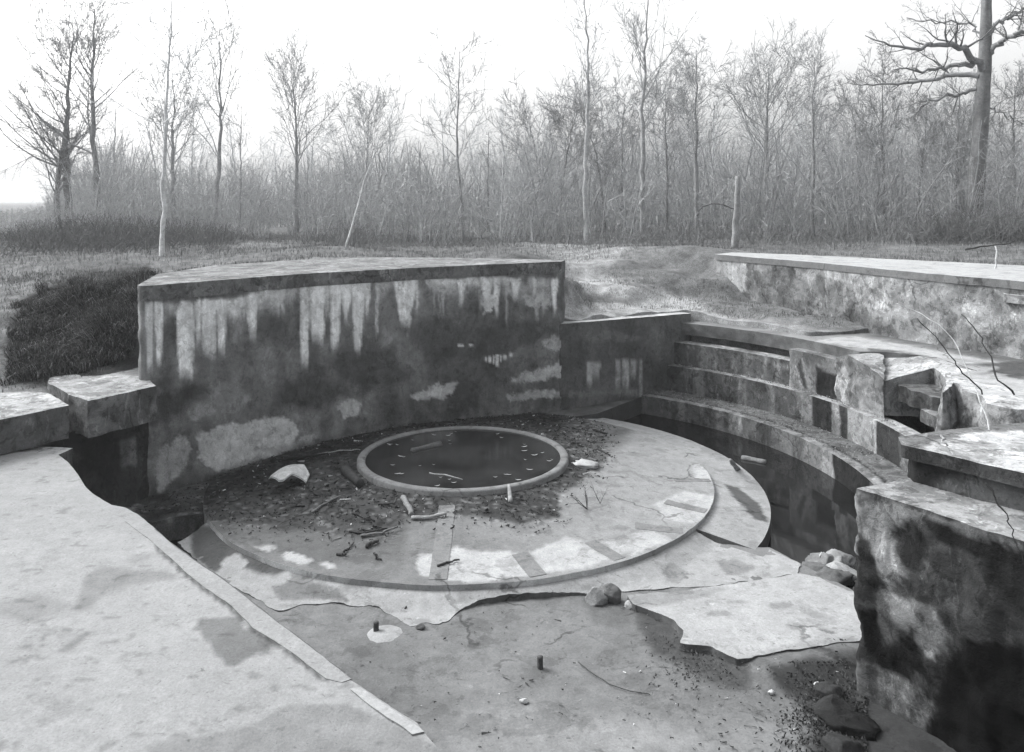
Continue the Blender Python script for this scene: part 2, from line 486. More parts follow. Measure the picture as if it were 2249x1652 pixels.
def build_ground():
    hole = resample(HOLE, .18)
    ring = np.array([(900 * math.cos(a), 900 * math.sin(a)) for a in np.linspace(0, 2 * math.pi, 64, endpoint=False)])
    pts = []
    def grid(x0, x1, y0, y1, r):
        gx, gy = np.meshgrid(np.arange(x0, x1, float(r)), np.arange(y0, y1, r * .87))
        gx[1::2] += r * .5
        p = np.column_stack([gx.ravel(), gy.ravel()])
        return p + rng.uniform(-.2, .2, p.shape) * r
    a = grid(-13, 13, 11, 27, .16)
    b = grid(-34, 34, -14, 52, .7); b = b[~((np.abs(b[:, 0]) < 13) & (b[:, 1] > 11) & (b[:, 1] < 27))]
    c = grid(-140, 140, -60, 160, 5); c = c[~((np.abs(c[:, 0]) < 34) & (c[:, 1] > -14) & (c[:, 1] < 52))]
    d = grid(-880, 880, -880, 880, 50); d = d[(np.hypot(d[:, 0], d[:, 1]) < 880) & ~((np.abs(d[:, 0]) < 140) & (d[:, 1] > -60) & (d[:, 1] < 160))]
    p = np.vstack([a, b, c, d])
    p = p[sdist(p, HOLE) > .07]
    pts = np.vstack([hole, ring, p])
    nh, nr = len(hole), len(ring)
    edges = [(i, (i + 1) % nh) for i in range(nh)] + [(nh + i, nh + (i + 1) % nr) for i in range(nr)]
    r = delaunay_2d_cdt([Vector((float(x), float(y))) for x, y in pts], edges, [], 0, 1e-5)
    v = np.array([(q.x, q.y) for q in r[0]]); f = np.array([t for t in r[2] if len(t) == 3], np.int32)
    cen = v[f].mean(1)
    f = f[~inpoly(cen, HOLE)]
    e1 = v[f[:, 1]] - v[f[:, 0]]; e2 = v[f[:, 2]] - v[f[:, 0]]
    fl = (e1[:, 0] * e2[:, 1] - e1[:, 1] * e2[:, 0]) < 0
    f[fl] = f[fl][:, ::-1]
    P = np.column_stack([v, ground_z(v[:, 0], v[:, 1])])
    # earth cut below the edge of the hole
    hz = ground_z(hole[:, 0], hole[:, 1])
    S = np.vstack([np.column_stack([hole, hz]), np.column_stack([hole, np.full(nh, -1.7)])])
    i = np.arange(nh); j = (i + 1) % nh
    sf = np.column_stack([i, j, nh + j, nh + i]) + len(P)
    Vt = np.vstack([P, S])
    V = proj(Vt)
    t = .115 + .10 * (fbm(Vt, .5, 4, 11) - .4)
    # path, bare earth, and the bank with its slope shading painted in
    t = patch(t, Vt, V, [(1235,690),(1240,650),(1290,640),(1250,600),(1300,590),(1400,625),(1500,650),(1600,690),(1800,735),(1900,750),(1700,760),(1500,705),(1400,700)], .27, 12, 22, 1.2)
    t = patch(t, Vt, V, [(1240,655),(1300,645),(1400,655),(1390,668),(1290,672),(1240,672)], .13, 6, 10, 2, seed=3)
    t = patch(t, Vt, V, [(1130,530),(1300,525),(1400,540),(1330,600),(1250,610),(1235,575)], .21, 14, 25, 1.0, seed=4)
    t = patch(t, Vt, V, [(1390,590),(1480,545),(1585,505),(1600,640),(1560,650),(1480,640),(1420,620)], .12, 10, 18, 1.5, seed=6)
    t = patch(t, Vt, V, [(20,720),(60,650),(140,610),(250,590),(320,590),(320,800),(240,830),(100,850),(40,840)], .022, 10, 16, 2, seed=7)  # dark grass plus painted shading of the steep bank
    t = patch(t, Vt, V, [(-40,590),(60,580),(150,600),(60,640),(10,690),(20,850),(-60,860)], .14, 10, 16, 1, seed=9)
    t = patch(t, Vt, V, [(230,600),(318,640),(318,790),(240,830),(200,790),(240,700)], .05, 8, 10, 3, seed=12)
    o = mk('ground', Vt, [f, sf], M_GRND, np.clip(t, .02, .6))
    tag(o, kind='structure')
build_ground()

# ---- bottom of the pit and the water in it
def disc_sheet(name, outline, z, mat, tone, res=.5):
    b = resample(outline, res)
    lo, hi = b.min(0), b.max(0)
    X, Y = np.meshgrid(np.arange(lo[0], hi[0], res), np.arange(lo[1], hi[1], res))
    p = np.column_stack([X.ravel(), Y.ravel()]); p = p[sdist(p, b) < -res * .4]
    v, f = cdt(b, p)
    e1 = v[f[:, 1]] - v[f[:, 0]]; e2 = v[f[:, 2]] - v[f[:, 0]]
    fl = (e1[:, 0] * e2[:, 1] - e1[:, 1] * e2[:, 0]) < 0
    f[fl] = f[fl][:, ::-1]
    return mk(name, np.column_stack([v, np.full(len(v), z)]), [f], mat, tone)
big = np.array(HOLE); big = big.mean(0) + (big - big.mean(0)) * 1.03
tag(disc_sheet('pit_bottom', big, -1.68, M_SOIL, .05), kind='structure')
tag(disc_sheet('pit_water', arc(7.25, 0, 359, 2)[:-1], -.75, M_WATER, .05), kind='structure')

# ---- tones shared by the old concrete; shade is painted into darker side faces
def grime_shade(P, lo, hi, s=1.2, seed=1):
    return lo + (hi - lo) * sm(.3, .7, fbm(P, s, 5, seed, .6))

def streaks(P, dens, seed, sx=7.0):
    """vertical drip pattern 0..1"""
    q = P * np.array([sx, sx, .35])
    return sm(1 - dens - .12, 1 - dens + .12, fbm(q, 1, 3, seed, .5))

# ---- floor of the battery in the foreground
def floor_tone(P, V, side):
    t = grime_shade(P, .22, .30, 1.0, 21)
    t = patch(t, P, V, [(1370,1325),(1460,1350),(1500,1405),(1560,1425),(1640,1460),(1650,1510),(1560,1500),(1450,1440),(1400,1390)], .11, 10, 14, 2.5, seed=7)
    t = patch(t, P, V, [(1290,1300),(1350,1300),(1400,1340),(1380,1380),(1300,1370)], .2, 9, 10, 3, seed=8)
    t = patch(t, P, V, [(1000,1345),(1100,1330),(1180,1340),(1120,1400),(1000,1420),(960,1390)], .24, 14, 16, 1.5, seed=9)
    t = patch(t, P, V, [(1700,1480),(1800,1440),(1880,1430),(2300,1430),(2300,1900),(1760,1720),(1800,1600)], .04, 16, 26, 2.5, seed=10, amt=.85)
    t = patch(t, P, V, [(1450,1250),(1475,1235),(1510,1255),(1500,1275),(1470,1280)], .33, 2, 3, 4, seed=12)
    t = patch(t, P, V, [(1575,1235),(1620,1230),(1660,1245),(1640,1260),(1595,1262)], .33, 2, 3, 4, seed=13)
    t = patch(t, P, V, [(800,1600),(1100,1560),(1500,1590),(1700,1720),(800,1720)], .40, 30, 30, 1, seed=14, amt=.7)
    return t

def floor_z(x, y):
    P = np.column_stack([x, y, np.zeros_like(x)])
    z = np.full(len(x), -.505)
    V = proj(np.column_stack([x, y, z]))
    return z + .022 + .075 * sm(30, -30, sdist(V, [(1625,1450),(1700,1425),(1900,1395),(1950,1440),(1800,1490),(1680,1520)])) + (fbm(P, 6, 4, 5) - .5) * .035 + (fbm(P, 1.1, 3, 2) - .5) * .04

t0 = thing('concrete_floor', None, None, (0, 7, -.6))
tag(t0, kind='structure')
fl_out = [tuple(at(1690,1207,-.505)[:2]), tuple(at(1757,1240,-.505)[:2]), tuple(at(1800,1262,-.505)[:2]), tuple(at(1866,1296,-.505)[:2]), (4.9, 9.3), (5.2, 4.0), (-3.2, 4.0), (-4.2, 10.3)] + arc(4.25, 212, 322, 1.5)
prism('floor_slab', fl_out, floor_z, -1.6, M_CON, floor_tone, t0, res=.055, zres=.2, rough=.03, edge=.015, top_rough=.004)

# left soil strip between platform and left wall; back corner floor
def soil_tone(P, V, side):
    t = grime_shade(P, .045, .09, 2.0, 41)
    return t * np.where(fbm(P, 14, 3, 7) > .66, 2.4, 1.0)
def soil_z(x, y):
    P = np.column_stack([x, y, np.zeros_like(x)])
    return -.40 + (fbm(P, 2.2, 4, 8) - .5) * .14
prism('floor_slab', sector(4.2, 7.4, 128, 203.5), soil_z, -1.6, M_SOIL, soil_tone, t0, res=.09, zres=.3, rough=.02, edge=.02)
def back_tone(P, V, side):
    t = grime_shade(P, .16, .28, 1.5, 43)
    t = patch(t, P, V, [(1240,870),(1410,862),(1405,874),(1330,890),(1240,905)], .11, 8, 10, 3)
    return np.where(side, .085 + .04 * fbm(P, 3, 3, 2), t)
prism('floor_slab', [pol(4.2, 118), pol(7.2, 118), (.9, 19.6), (3.4, 20.9), (3.18, 20.38), (1.93, 18.78), pol(4.2, 62)], -.335, -1.6, M_CON, back_tone, t0, res=.08, zres=.15, rough=.012, edge=.008)

# ---- round gun platform
plat = thing('gun_platform', 'round grey concrete gun platform, soil covered at the back, around the water-filled ring', 'platform', (C0[0], C0[1], -.5))
def cone_z(x, y):
    r = np.hypot(x - C0[0], y - C0[1])
    P = np.column_stack([x, y, np.zeros_like(x)])
    V = proj(np.column_stack([x, y, np.full(len(x), -.2)]))
    d = sdist(V, DIRT)
    bump = (fbm(P, 3.0, 5, 4, .6) - .35) * .08 * sm(30, -40, d)
    return -.1 - .215 * sm(1.6, 4.35, r) + bump
DIRT = [(300,1115),(470,1050),(600,1000),(760,940),(900,925),(1100,890),(1260,870),(1330,880),(1300,905),(1330,960),(1330,1005),(1270,1060),(1228,1085),(1228,1135),(1150,1150),(1000,1130),(900,1140),(800,1180),(680,1165),(520,1150),(440,1140),(330,1180)]
def disc_tone(P, V, side):
    t = .28 + .16 * sm(900, 1450, V[:, 0]) + .10 * (fbm(P, 1.2, 4, 3) - .5)
    t = patch(t, P, V, [(380,1140),(520,1120),(760,1130),(900,1140),(880,1230),(700,1245),(560,1200)], .19, 14, 14, 1.5, seed=2, amt=.9)
    for k, poly in enumerate([
        [(914,1231),(921,1219),(959,1214),(955,1245),(945,1269),(918,1262)],
        [(993,1197),(1020,1207),(1054,1210),(1106,1212),(1137,1214),(1154,1241),(1167,1265),(1092,1275),(979,1276),(986,1234)],
        [(1166,1212),(1243,1178),(1270,1187),(1338,1228),(1297,1245),(1195,1258)],
        [(1318,1188),(1379,1183),(1393,1204),(1355,1219)],
        [(1393,1169),(1420,1163),(1478,1183),(1427,1204),(1390,1217)],
        [(1440,1105),(1500,1080),(1588,1090),(1575,1122),(1520,1150),(1460,1138)],
        [(1520,1020),(1570,1030),(1590,1060),(1530,1060)],
        [(615,1222),(631,1211),(668,1220),(685,1232),(664,1240),(637,1233)],
        [(701,1240),(714,1235),(736,1244),(727,1251)], [(560,1200),(606,1200),(587,1215)]]):
        t = patch(t, P, V, poly, .62, 2, 6, 4, seed=k + 3)
    t = patch(t, P, V, DIRT, .105, 10, 17, 2.2, seed=31)
    t = patch(t, P, V, [(330,1100),(600,1000),(800,930),(950,905),(1180,880),(1250,880),(1230,940),(1000,930),(850,950),(780,1010),(700,1020),(560,1080),(420,1110)], .045, 14, 16, 2.2, seed=32)
    t = patch(t, P, V, [(820,1090),(1228,1085),(1226,1137),(1140,1152),(1010,1120),(860,1120)], .09, 3, 4, 5, seed=33)
    t = patch(t, P, V, [(1240,890),(1320,900),(1400,930),(1380,960),(1340,1000),(1290,1040),(1260,960)], .19, 20, 18, 2, seed=34, amt=.8)
    spk = fbm(P, 16, 3, 9)
    dm = sm(20, -20, sdist(V, DIRT))
    t *= 1 + dm * np.where(spk > .66, 1.6, np.where(spk < .36, -.55, 0))
    return np.where(side, .45 + .4 * sm(.4, .6, fbm(P, 1.2, 4, 5)), t)
prism('disc', arc(4.32, 0, 359, 1.0)[:-1], cone_z, -.62, M_CON, disc_tone, plat, res=.06, zres=.04, rough=.012, edge=.022, edge_s=2.5)

def rim_z(x, y):
    r = np.hypot(x - C0[0], y - C0[1])
    return -.375 - .105 * np.minimum((r - 4.3) / .9, 1)
def rim_tone(P, V, side):
    t = .50 + .10 * (fbm(P, 1.5, 5, 3, .65) - .5)
    t = patch(t, P, V, [(590,1290),(640,1270),(740,1290),(760,1320),(680,1312),(620,1322)], .3, 3, 9, 3, seed=15)
    t = patch(t, P, V, [(1000,1290),(1200,1275),(1330,1270),(1300,1300),(1100,1312),(1000,1330)], .40, 8, 12, 2, seed=16)
    t = patch(t, P, V, [(1450,1250),(1475,1235),(1510,1255),(1500,1275),(1470,1280)], .34, 2, 3, 4, seed=12)
    t = patch(t, P, V, [(1575,1235),(1620,1230),(1660,1245),(1640,1260),(1595,1262)], .34, 2, 3, 4, seed=13)
    t = patch(t, P, V, [(1590,1062),(1620,1070),(1670,1110),(1688,1150),(1660,1140),(1610,1090)], .14, 2, 5, 5, seed=4)
    t = patch(t, P, V, [(1360,1225),(1440,1205),(1500,1170),(1560,1140),(1560,1165),(1470,1215),(1380,1240)], .46, 6, 6, 3, seed=5)
    t = patch(t, P, V, [(420,1150),(470,1160),(560,1215),(640,1245),(600,1265),(500,1240),(470,1260),(420,1220)], .13, 6, 8, 3, seed=6)
    t = patch(t, P, V, [(760,1270),(985,1285),(1180,1270),(1180,1290),(985,1300),(760,1290)], .40, 6, 6, 3, seed=7)
    t = patch(t, P, V, [(490,1230),(520,1215),(545,1235),(520,1265),(480,1275)], .5, 2, 4, 3, seed=8)
    t = patch(t, P, V, [(640,1250),(760,1270),(760,1282),(640,1272)], .26, 5, 6, 3, seed=10)
    t = patch(t, P, V, ell(1655, 1205, 14, 18), .38, 2, 2, 4, seed=9)
    return np.where(side, .12 + .1 * fbm(P, 4, 3, 5), t)
skin = [tuple(at(x, y, -.48)[:2]) for x, y in [(1676,1223),(1690,1207),(1757,1240),(1753,1262),(1560,1288),(1440,1294),(1330,1304),(1250,1310),(1170,1312),(1090,1320),(1050,1326),(1010,1345),(985,1362),(960,1374),(930,1366),(900,1378),(880,1364),(850,1350),(830,1330),(780,1336),(740,1322),(700,1330),(660,1326),(620,1346),(590,1330),(540,1300),(470,1262),(388,1192)]]
prism('rim', arc(4.15, 326, 208) + (skin[:4] + chaikin(skin[4:], 3))[::-1], lambda x, y: -.385 - .09 * sm(4.3, 4.72, np.hypot(x - C0[0], y - C0[1])), -1.6, M_CON, rim_tone, plat, res=.05, zres=.15, rough=.012, edge=.05, edge_s=5)
prism('rim', sector(4.15, 5.2, 326.3, 431), rim_z, -1.6, M_CON, rim_tone, plat, res=.055, zres=.15, rough=.01, edge=.006)

def strip_bar(a, b, w, val):
    """flush radial strip let into the platform surface"""
    A = at(a[0], a[1], -.25)[:2]; B = at(b[0], b[1], -.31)[:2]
    d = (B - A) / np.linalg.norm(B - A); n = np.array([-d[1], d[0]]) * w / 2
    r = np.hypot(*(B - C0))
    if r > 4.29: B = C0 + (B - C0) * 4.29 / r
    prism('radial_strip', [A - n, B - n, B + n, A + n], lambda x, y: cone_z(x, y) + .006, lambda x, y: cone_z(x, y) - .03, M_CON,
          lambda P, V, s: val + .06 * fbm(P, 4, 3, 2), plat, res=.05, zres=.04, rough=.001, edge=.012, top_rough=.001)
for a, b, w in [((982,1130),(962,1273),.24), ((1142,1212),(1182,1264),.24), ((1296,1185),(1362,1228),.2), ((1395,1150),(1500,1166),.2), ((1462,1098),(1585,1128),.2), ((1480,1050),(1592,1056),.16)]:
    strip_bar(a, b, w, .30)

# ---- ring with dark water
ringt = thing('pool_ring', 'pale raised concrete ring enclosing dark water in the middle of the platform', 'ring', (C0[0], C0[1], -.15))
def lathe(name, prof, seg, mat, tone, parent, z_wob=.006):
    prof = np.array(prof); K = len(prof)
    a = np.linspace(0, 2 * math.pi, seg, endpoint=False)
    P = np.zeros((seg, K, 3))
    P[:, :, 0] = C0[0] + prof[None, :, 0] * np.cos(a)[:, None]
    P[:, :, 1] = C0[1] + prof[None, :, 0] * np.sin(a)[:, None]
    P[:, :, 2] = prof[None, :, 1]
    P = P.reshape(-1, 3)
    nrm = (fbm(P, 3, 4, 5) - .5) * 2
    P[:, 2] += nrm * z_wob
    rad = (fbm(P, 4, 4, 6) - .5) * .014
    v = P[:, :2] - C0; P[:, :2] += v / np.linalg.norm(v, axis=1)[:, None] * rad[:, None]
    i = np.arange(seg)[:, None]; j = (i + 1) % seg; k = np.arange(K - 1)[None]
    q = np.stack(np.broadcast_arrays(i * K + k, j * K + k, j * K + k + 1, i * K + k + 1), -1).reshape(-1, 4)
    return mk(name, P, [q[:, ::-1]], mat, tone(P) if callable(tone) else tone, parent)
lathe('ring_kerb', [(1.715,-.3),(1.715,-.03),(1.725,-.012),(1.74,0),(1.83,0),(1.85,-.012),(1.86,-.03),(1.865,-.3)], 240, M_CON,
      lambda P: .33 + .12 * (fbm(P, 2, 4, 3) - .5) - .12 * sm(.62, .7, fbm(P, 7, 3, 8)), ringt)
pool = disc_sheet('pool_water', arc(1.735, 0, 359, 3)[:-1], -.035, M_POOL, .05, .3)
tag(pool, kind='structure')

# ---- tall parapet on the left (block A)
wa = thing('parapet_wall', 'tall dark concrete parapet with white drip streaks behind the round platform', 'wall', (-2.5, 17.5, -.5))
STR = [(320,336,820,.34),(341,356,800,.55),(372,384,680,.3),(390,425,825,.62),(430,441,755,.45),(445,475,782,.58),(478,496,772,.5),(498,540,690,.42),(544,566,742,.5),(570,618,682,.33),
       (624,650,665,.25),(660,676,800,.5),(684,712,745,.58),(716,722,700,.4),(726,747,760,.5),(750,770,705,.55),(774,800,775,.6),(801,812,690,.55),(822,856,650,.28),(868,911,706,.58),(905,912,640,.55),
       (938,1002,636,.42),(1004,1022,664,.5),(1026,1050,640,.38),(1058,1080,676,.6),(1083,1098,697,.58),(1100,1122,640,.4),(1122,1142,652,.45),(1212,1225,684,.55)]
def a_tone(P, V, side):
    x, y = V[:, 0], V[:, 1]
    t = grime_shade(P, .10, .19, .8, 51)
    t *= .8 + .45 * sm(.35, .65, fbm(P * np.array([1, 1, .5]), 3, 4, 12))
    # weathered band below the coping
    up = np.interp(x, [310, 520, 600, 800, 1000, 1235], [668, 655, 634, 614, 612, 612])
    band = sm(-6, 4, y - up) * sm(70, 12, y - up) * sm(.38, .62, fbm(P, 2.2, 4, 15))
    t += band * .24
    jx = (fbm(P * np.array([1, 1, 2.2]), 2.5, 4, 16) - .5) * 16
    jy = (fbm(P * np.array([6, 6, .2]), 1, 3, 17) - .5) * 90
    rs_ = np.random.default_rng(5)
    extra = []
    for _ in range(20):
        a_ = rs_.uniform(322, 1228)
        extra.append((a_, a_ + rs_.uniform(3, 9), rs_.uniform(645, 740) + (60 if a_ < 800 else 0) * rs_.uniform(0, 1), rs_.uniform(.2, .42)))
    for x0, x1, yb, v in STR + extra:
        k = np.where((x > x0 - 12) & (x < x1 + 12) & (y < yb + 60))[0]
        if not len(k): continue
        xx, yy = x[k] + jx[k] * .5, y[k]
        tap = np.clip((yy - up[k]) / max(yb - 640, 20), 0, 1.2)
        v = min(v * 1.75, .85); w = (x1 - x0) * .56 * np.clip(1.02 - rs_.uniform(.1, .55) * tap ** 1.4, .15, 1); c = (x0 + x1) / 2
        m = sm(w + 2.5, w - 2.5, np.abs(xx - c)) * sm(-4, 5, yy - up[k] + jy[k] * .22) * sm(yb + 18, yb - 26, yy + jy[k] * .45)
        m *= .72 + .28 * sm(.36, .5, fbm(P[k] * np.array([14, 14, .9]), 1, 4, 18, .6))
        t[k] = np.maximum(t[k], t[k] * (1 - m) + v * m)
    for k, (poly, v) in enumerate([
        ([(432,965),(470,935),(560,920),(630,922),(655,945),(642,988),(560,1020),(480,1036),(440,1012)], .44),
        ([(345,1005),(395,950),(425,985),(390,1050),(345,1085)], .30), ([(735,895),(760,868),(790,880),(785,915),(750,925)], .36),
        ([(905,872),(960,842),(1002,840),(992,866),(940,882)], .36), ([(1128,834),(1160,812),(1246,795),(1246,828),(1180,838)], .34),
        ([(1178,752),(1220,735),(1242,750),(1236,772),(1200,765)], .27), ([(560,985),(700,955),(690,970),(600,1000)], .3),
        ([(1145,650),(1205,645),(1210,668),(1165,678)], .34), ([(400,880),(450,860),(470,900),(420,920)], .26), ([(1060,655),(1085,655),(1085,690),(1062,690)], .5)]):
        t = patch(t, P, V, poly, v * 1.3, 3, 20, 3.5, seed=20 + k, amt=.95)
    for k, (poly, v) in enumerate([
        ([(870,720),(960,700),(1050,720),(1180,700),(1230,730),(1100,790),(950,790)], .075), ([(400,840),(470,850),(460,880),(400,880)], .045), ([(610,850),(700,820),(760,860),(700,900),(600,890)], .065),
        ([(340,870),(420,850),(430,890),(400,920),(345,930)], .05), ([(700,790),(860,760),(900,830),(800,860)], .075), ([(345,1085),(600,1000),(760,950),(740,975),(600,1035),(345,1110)], .07)]):
        t = patch(t, P, V, poly, v, 12, 18, 2.2, seed=40 + k, amt=.75)
    t = patch(t, P, V, [(1115,868),(1180,858),(1248,858),(1248,872),(1180,876),(1120,882)], .42, 2, 9, 9, seed=77, amt=.8)
    for x0, x1, y0, y1 in [(1066,1070,784,794),(1074,1079,783,797),(1083,1087,782,800),(1090,1096,780,806),(1099,1102,781,795),(1106,1112,780,790),(1118,1126,775,784),(1005,1018,757,762),(1030,1038,756,761)]:
        m = sm(1.5, -1, np.abs(x + jx * .15 - (x0 + x1) / 2) - (x1 - x0) / 2) * sm(y0 - 2, y0 + 1, y) * sm(y1 + 2, y1 - 3, y)
        t = t * (1 - m) + .7 * m
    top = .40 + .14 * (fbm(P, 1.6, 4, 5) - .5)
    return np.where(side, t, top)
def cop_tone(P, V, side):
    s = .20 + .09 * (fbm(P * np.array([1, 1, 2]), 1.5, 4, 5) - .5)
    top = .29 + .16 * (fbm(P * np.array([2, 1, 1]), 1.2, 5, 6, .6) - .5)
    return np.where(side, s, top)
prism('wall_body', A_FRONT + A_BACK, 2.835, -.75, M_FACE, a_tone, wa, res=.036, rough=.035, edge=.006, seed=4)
def grow(poly, d):
    p = np.array(poly, float); n = len(p)
    if area2(p) < 0: d = -d
    out = []
    for i in range(n):
        a = p[i] - p[i - 1]; b = p[(i + 1) % n] - p[i]
        na = np.array([a[1], -a[0]]) / np.linalg.norm(a); nb = np.array([b[1], -b[0]]) / np.linalg.norm(b)
        m = na + nb; m /= max(m @ na, .3) * np.linalg.norm(m) if False else 1
        m = m / np.linalg.norm(m)
        out.append(p[i] + m * d / max(m @ na, .4))
    return [tuple(q) for q in out]
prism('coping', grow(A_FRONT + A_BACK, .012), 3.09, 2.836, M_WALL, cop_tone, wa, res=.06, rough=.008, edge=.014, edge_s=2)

# ---- low back wall in the corner (K)
wk = thing('low_wall', 'low dark concrete wall joining the tall parapet to the stepped wall', 'wall', (2.4, 20.2, -.5))
def k_tone(P, V, side):
    t = grime_shade(P, .085, .15, 1.2, 61)
    for x0, x1, y0, y1, v in [(1288,1300,795,845,.42),(1302,1318,795,825,.36),(1352,1362,790,850,.35),(1366,1382,788,846,.4),(1386,1398,790,830,.34),(1404,1410,790,900,.3)]:
        c, w = (x0 + x1) / 2, (x1 - x0) / 2
        m = sm(w + 2, w - 2, np.abs(V[:, 0] - c + (fbm(P, 4, 3, 5) - .5) * 8)) * sm(y0 - 4, y0 + 5, V[:, 1]) * sm(y1 + 12, y1 - 18, V[:, 1] + (fbm(P * np.array([8, 8, .4]), 1, 2, 6) - .5) * 30)
        t = np.maximum(t, v * m + t * (1 - m))
    t = patch(t, P, V, [(1250,862),(1400,855),(1400,868),(1250,872)], .22, 3, 5, 5, seed=3, amt=.6)
    t = patch(t, P, V, [(1270,735),(1330,725),(1420,740),(1400,752),(1300,750)], .2, 5, 9, 4, seed=8, amt=.6)
    top = grime_shade(P, .38, .5, 2, 5)
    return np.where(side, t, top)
def offs(a, b, w):
    a, b = np.array(a), np.array(b); d = (b - a) / np.linalg.norm(b - a); n = np.array([-d[1], d[0]]) * w
    return [tuple(a), tuple(b), tuple(b + n), tuple(a + n)]
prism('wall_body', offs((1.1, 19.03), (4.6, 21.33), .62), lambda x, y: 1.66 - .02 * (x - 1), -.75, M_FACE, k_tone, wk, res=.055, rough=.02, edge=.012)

# ---- stepped ring wall round the water pit
ws = thing('stepped_wall', 'curved stepped concrete wall rising in ledges above the dark water pit', 'wall', (6.2, 18.5, -1.5))
def step_tone(kind):
    def f(P, V, side):
        a = np.degrees(np.arctan2(P[:, 1] - C0[1], P[:, 0] - C0[0]))
        q = np.column_stack([a * .55, np.zeros(len(P)), P[:, 2] * .25])
        t = .11 + .10 * sm(.42, .62, fbm(q, 1, 3, 3)) + .05 * (fbm(P, 3, 4, 5) - .5)
        x, y = V[:, 0], V[:, 1]
        jx = (fbm(P, 2.5, 3, 6) - .5) * 10
        if kind == 'middle':
            for x0, x1, v in [(1758,1783,.25),(1784,1826,.035),(1826,1843,.34),(1843,1862,.06),(1862,1895,.36),(1895,1930,.34),(1926,1975,.055)]:
                m = sm(1.5, -1.5, np.abs(x + jx - (x0 + x1) / 2) - (x1 - x0) / 2)
                t = t * (1 - m) + v * m * (.85 + .3 * fbm(P, 3, 3, 8))
        if kind == 'lower':
            for x0, x1, v in [(1600,1630,.26),(1632,1662,.2),(1766,1802,.24),(1803,1830,.36),(1831,1910,.035)]:  # the pale bands at left are painted reflections
                m = sm(2, -2, np.abs(x + jx - (x0 + x1) / 2) - (x1 - x0) / 2) * sm(960 if x0 < 1700 else 1200, 940 if x0 < 1700 else 1100, y)
                t = t * (1 - m) + v * m
        if kind == 'upper':
            m = sm(3, -3, np.abs(x - 1660) - 25) * .5; t = t * (1 - m) + .22 * m
            cr = np.abs(fbm(P, 1.6, 3, 14) - .5) < .012
            t = np.where(cr, t * 1.7, t)
        top = .24 + .14 * (fbm(P, 2.5, 4, 9) - .5) + (.18 if kind in ('upper', 'middle') else 0) * (fbm(P, 1.2, 2, 4) > .45)
        if kind == 'lower':
            r = np.hypot(P[:, 0] - C0[0], P[:, 1] - C0[1])
            top = .17 + .10 * (fbm(P, 6, 4, 9) - .5)
            top = np.where(np.abs(r - 7.27) < .022, .03, top)
            top = np.where(r < 7.2, .28 + .2 * (fbm(P, 7, 3, 3) - .5), top)
        return np.where(side, t, top)
    return f
def shelf_z(x, y):
    r = np.hypot(x - C0[0], y - C0[1])
    return -.30 + .02 * (r - 7) - .035 * (np.abs(r - 7.27) < .03)
A0 = 56
prism('shelf', sector(7.0, 7.9, A0, -14), shelf_z, -1.6, M_WALL, step_tone('lower'), ws, res=.06, zres=.1, rough=.012, edge=.008)
prism('step', sector(7.8, 8.15, A0, -2), .34, -.6, M_WALL, step_tone('middle'), ws, res=.06, zres=.08, rough=.01, edge=.008)
prism('step', sector(8.05, 8.45, A0, 28.2), .90, .2, M_WALL, step_tone('upper'), ws, res=.06, zres=.08, rough=.012, edge=.008)
def flush_tone(P, V, side):
    t = grime_shade(P, .16, .3, 2, 71)
    t = patch(t, P, V, [(1792,806),(1841,826),(1843,882),(1792,872)], .03, 2, 4, 4, seed=4)
    t = patch(t, P, V, [(1748,800),(1760,790),(1775,860),(1765,860)], .05, 2, 3, 4, seed=5)
    return np.where(side, t, .25)
prism('broken_step', sector(8.02, 8.5, 28.4, 15), 1.18, .2, M_WALL, flush_tone, ws, res=.06, zres=.07, rough=.05, edge=.025)
# terrace slabs above the steps
te = thing('concrete_terrace', 'cracked grey concrete terrace between the stepped wall and the right parapet', 'terrace', (7.5, 17, 1.2))
def ter_tone(P, V, side):
    t = grime_shade(P, .25, .36, 1.5, 81)
    t = patch(t, P, V, [(1690,740),(1790,722),(1850,745),(1800,760),(1760,752)], .36, 4, 6, 3, seed=2)
    t = patch(t, P, V, [(1795,748),(1870,738),(1960,752),(2060,772),(2204,797),(2110,800),(2040,792),(1960,776),(1884,764)], .58, 3, 6, 3, seed=3)
    t = patch(t, P, V, [(1870,728),(2000,735),(2200,775),(2300,800),(2210,795),(2060,765),(1950,745)], .15, 6, 8, 2, seed=4, amt=.85)
    t = patch(t, P, V, [(1905,764),(2000,775),(2080,795),(2040,805),(1960,795),(1920,790)], .12, 3, 6, 3, seed=5, amt=.9)
    t = patch(t, P, V, [(2140,800),(2300,790),(2300,830),(2200,830)], .1, 4, 6, 3, seed=8, amt=.9)
    t = patch(t, P, V, [(2060,820),(2190,820),(2260,840),(2260,960),(2160,960),(2110,850)], .58, 4, 8, 3, seed=6)
    t = patch(t, P, V, [(1990,800),(2110,800),(2190,808),(2140,822),(2060,828)], .5, 4, 8, 3, seed=9)
    s = grime_shade(P, .13, .24, 3, 5)
    return np.where(side, s, t)
ter_out = arc(8.3, 54, 16) + [pol(8.75, 15), pol(9.35, 10), pol(9.3, 2), tuple(at(2085,826,1.38)[:2]), tuple(at(2110,850,1.38)[:2]), tuple(at(2160,872,1.38)[:2]), (8.6, 12.2), (9.6, 9.5), (11.5, 10)] + arc(11.0, -10, 28) + arc(9.0, 30, 54)
prism('terrace_slab', ter_out, lambda x, y: 1.385 + .01 * (x - 6), 1.08, M_CON, ter_tone, te, res=.07, zres=.06, rough=.03, edge=.02)
crk = lambda P, V, s: np.full(len(P), .3)

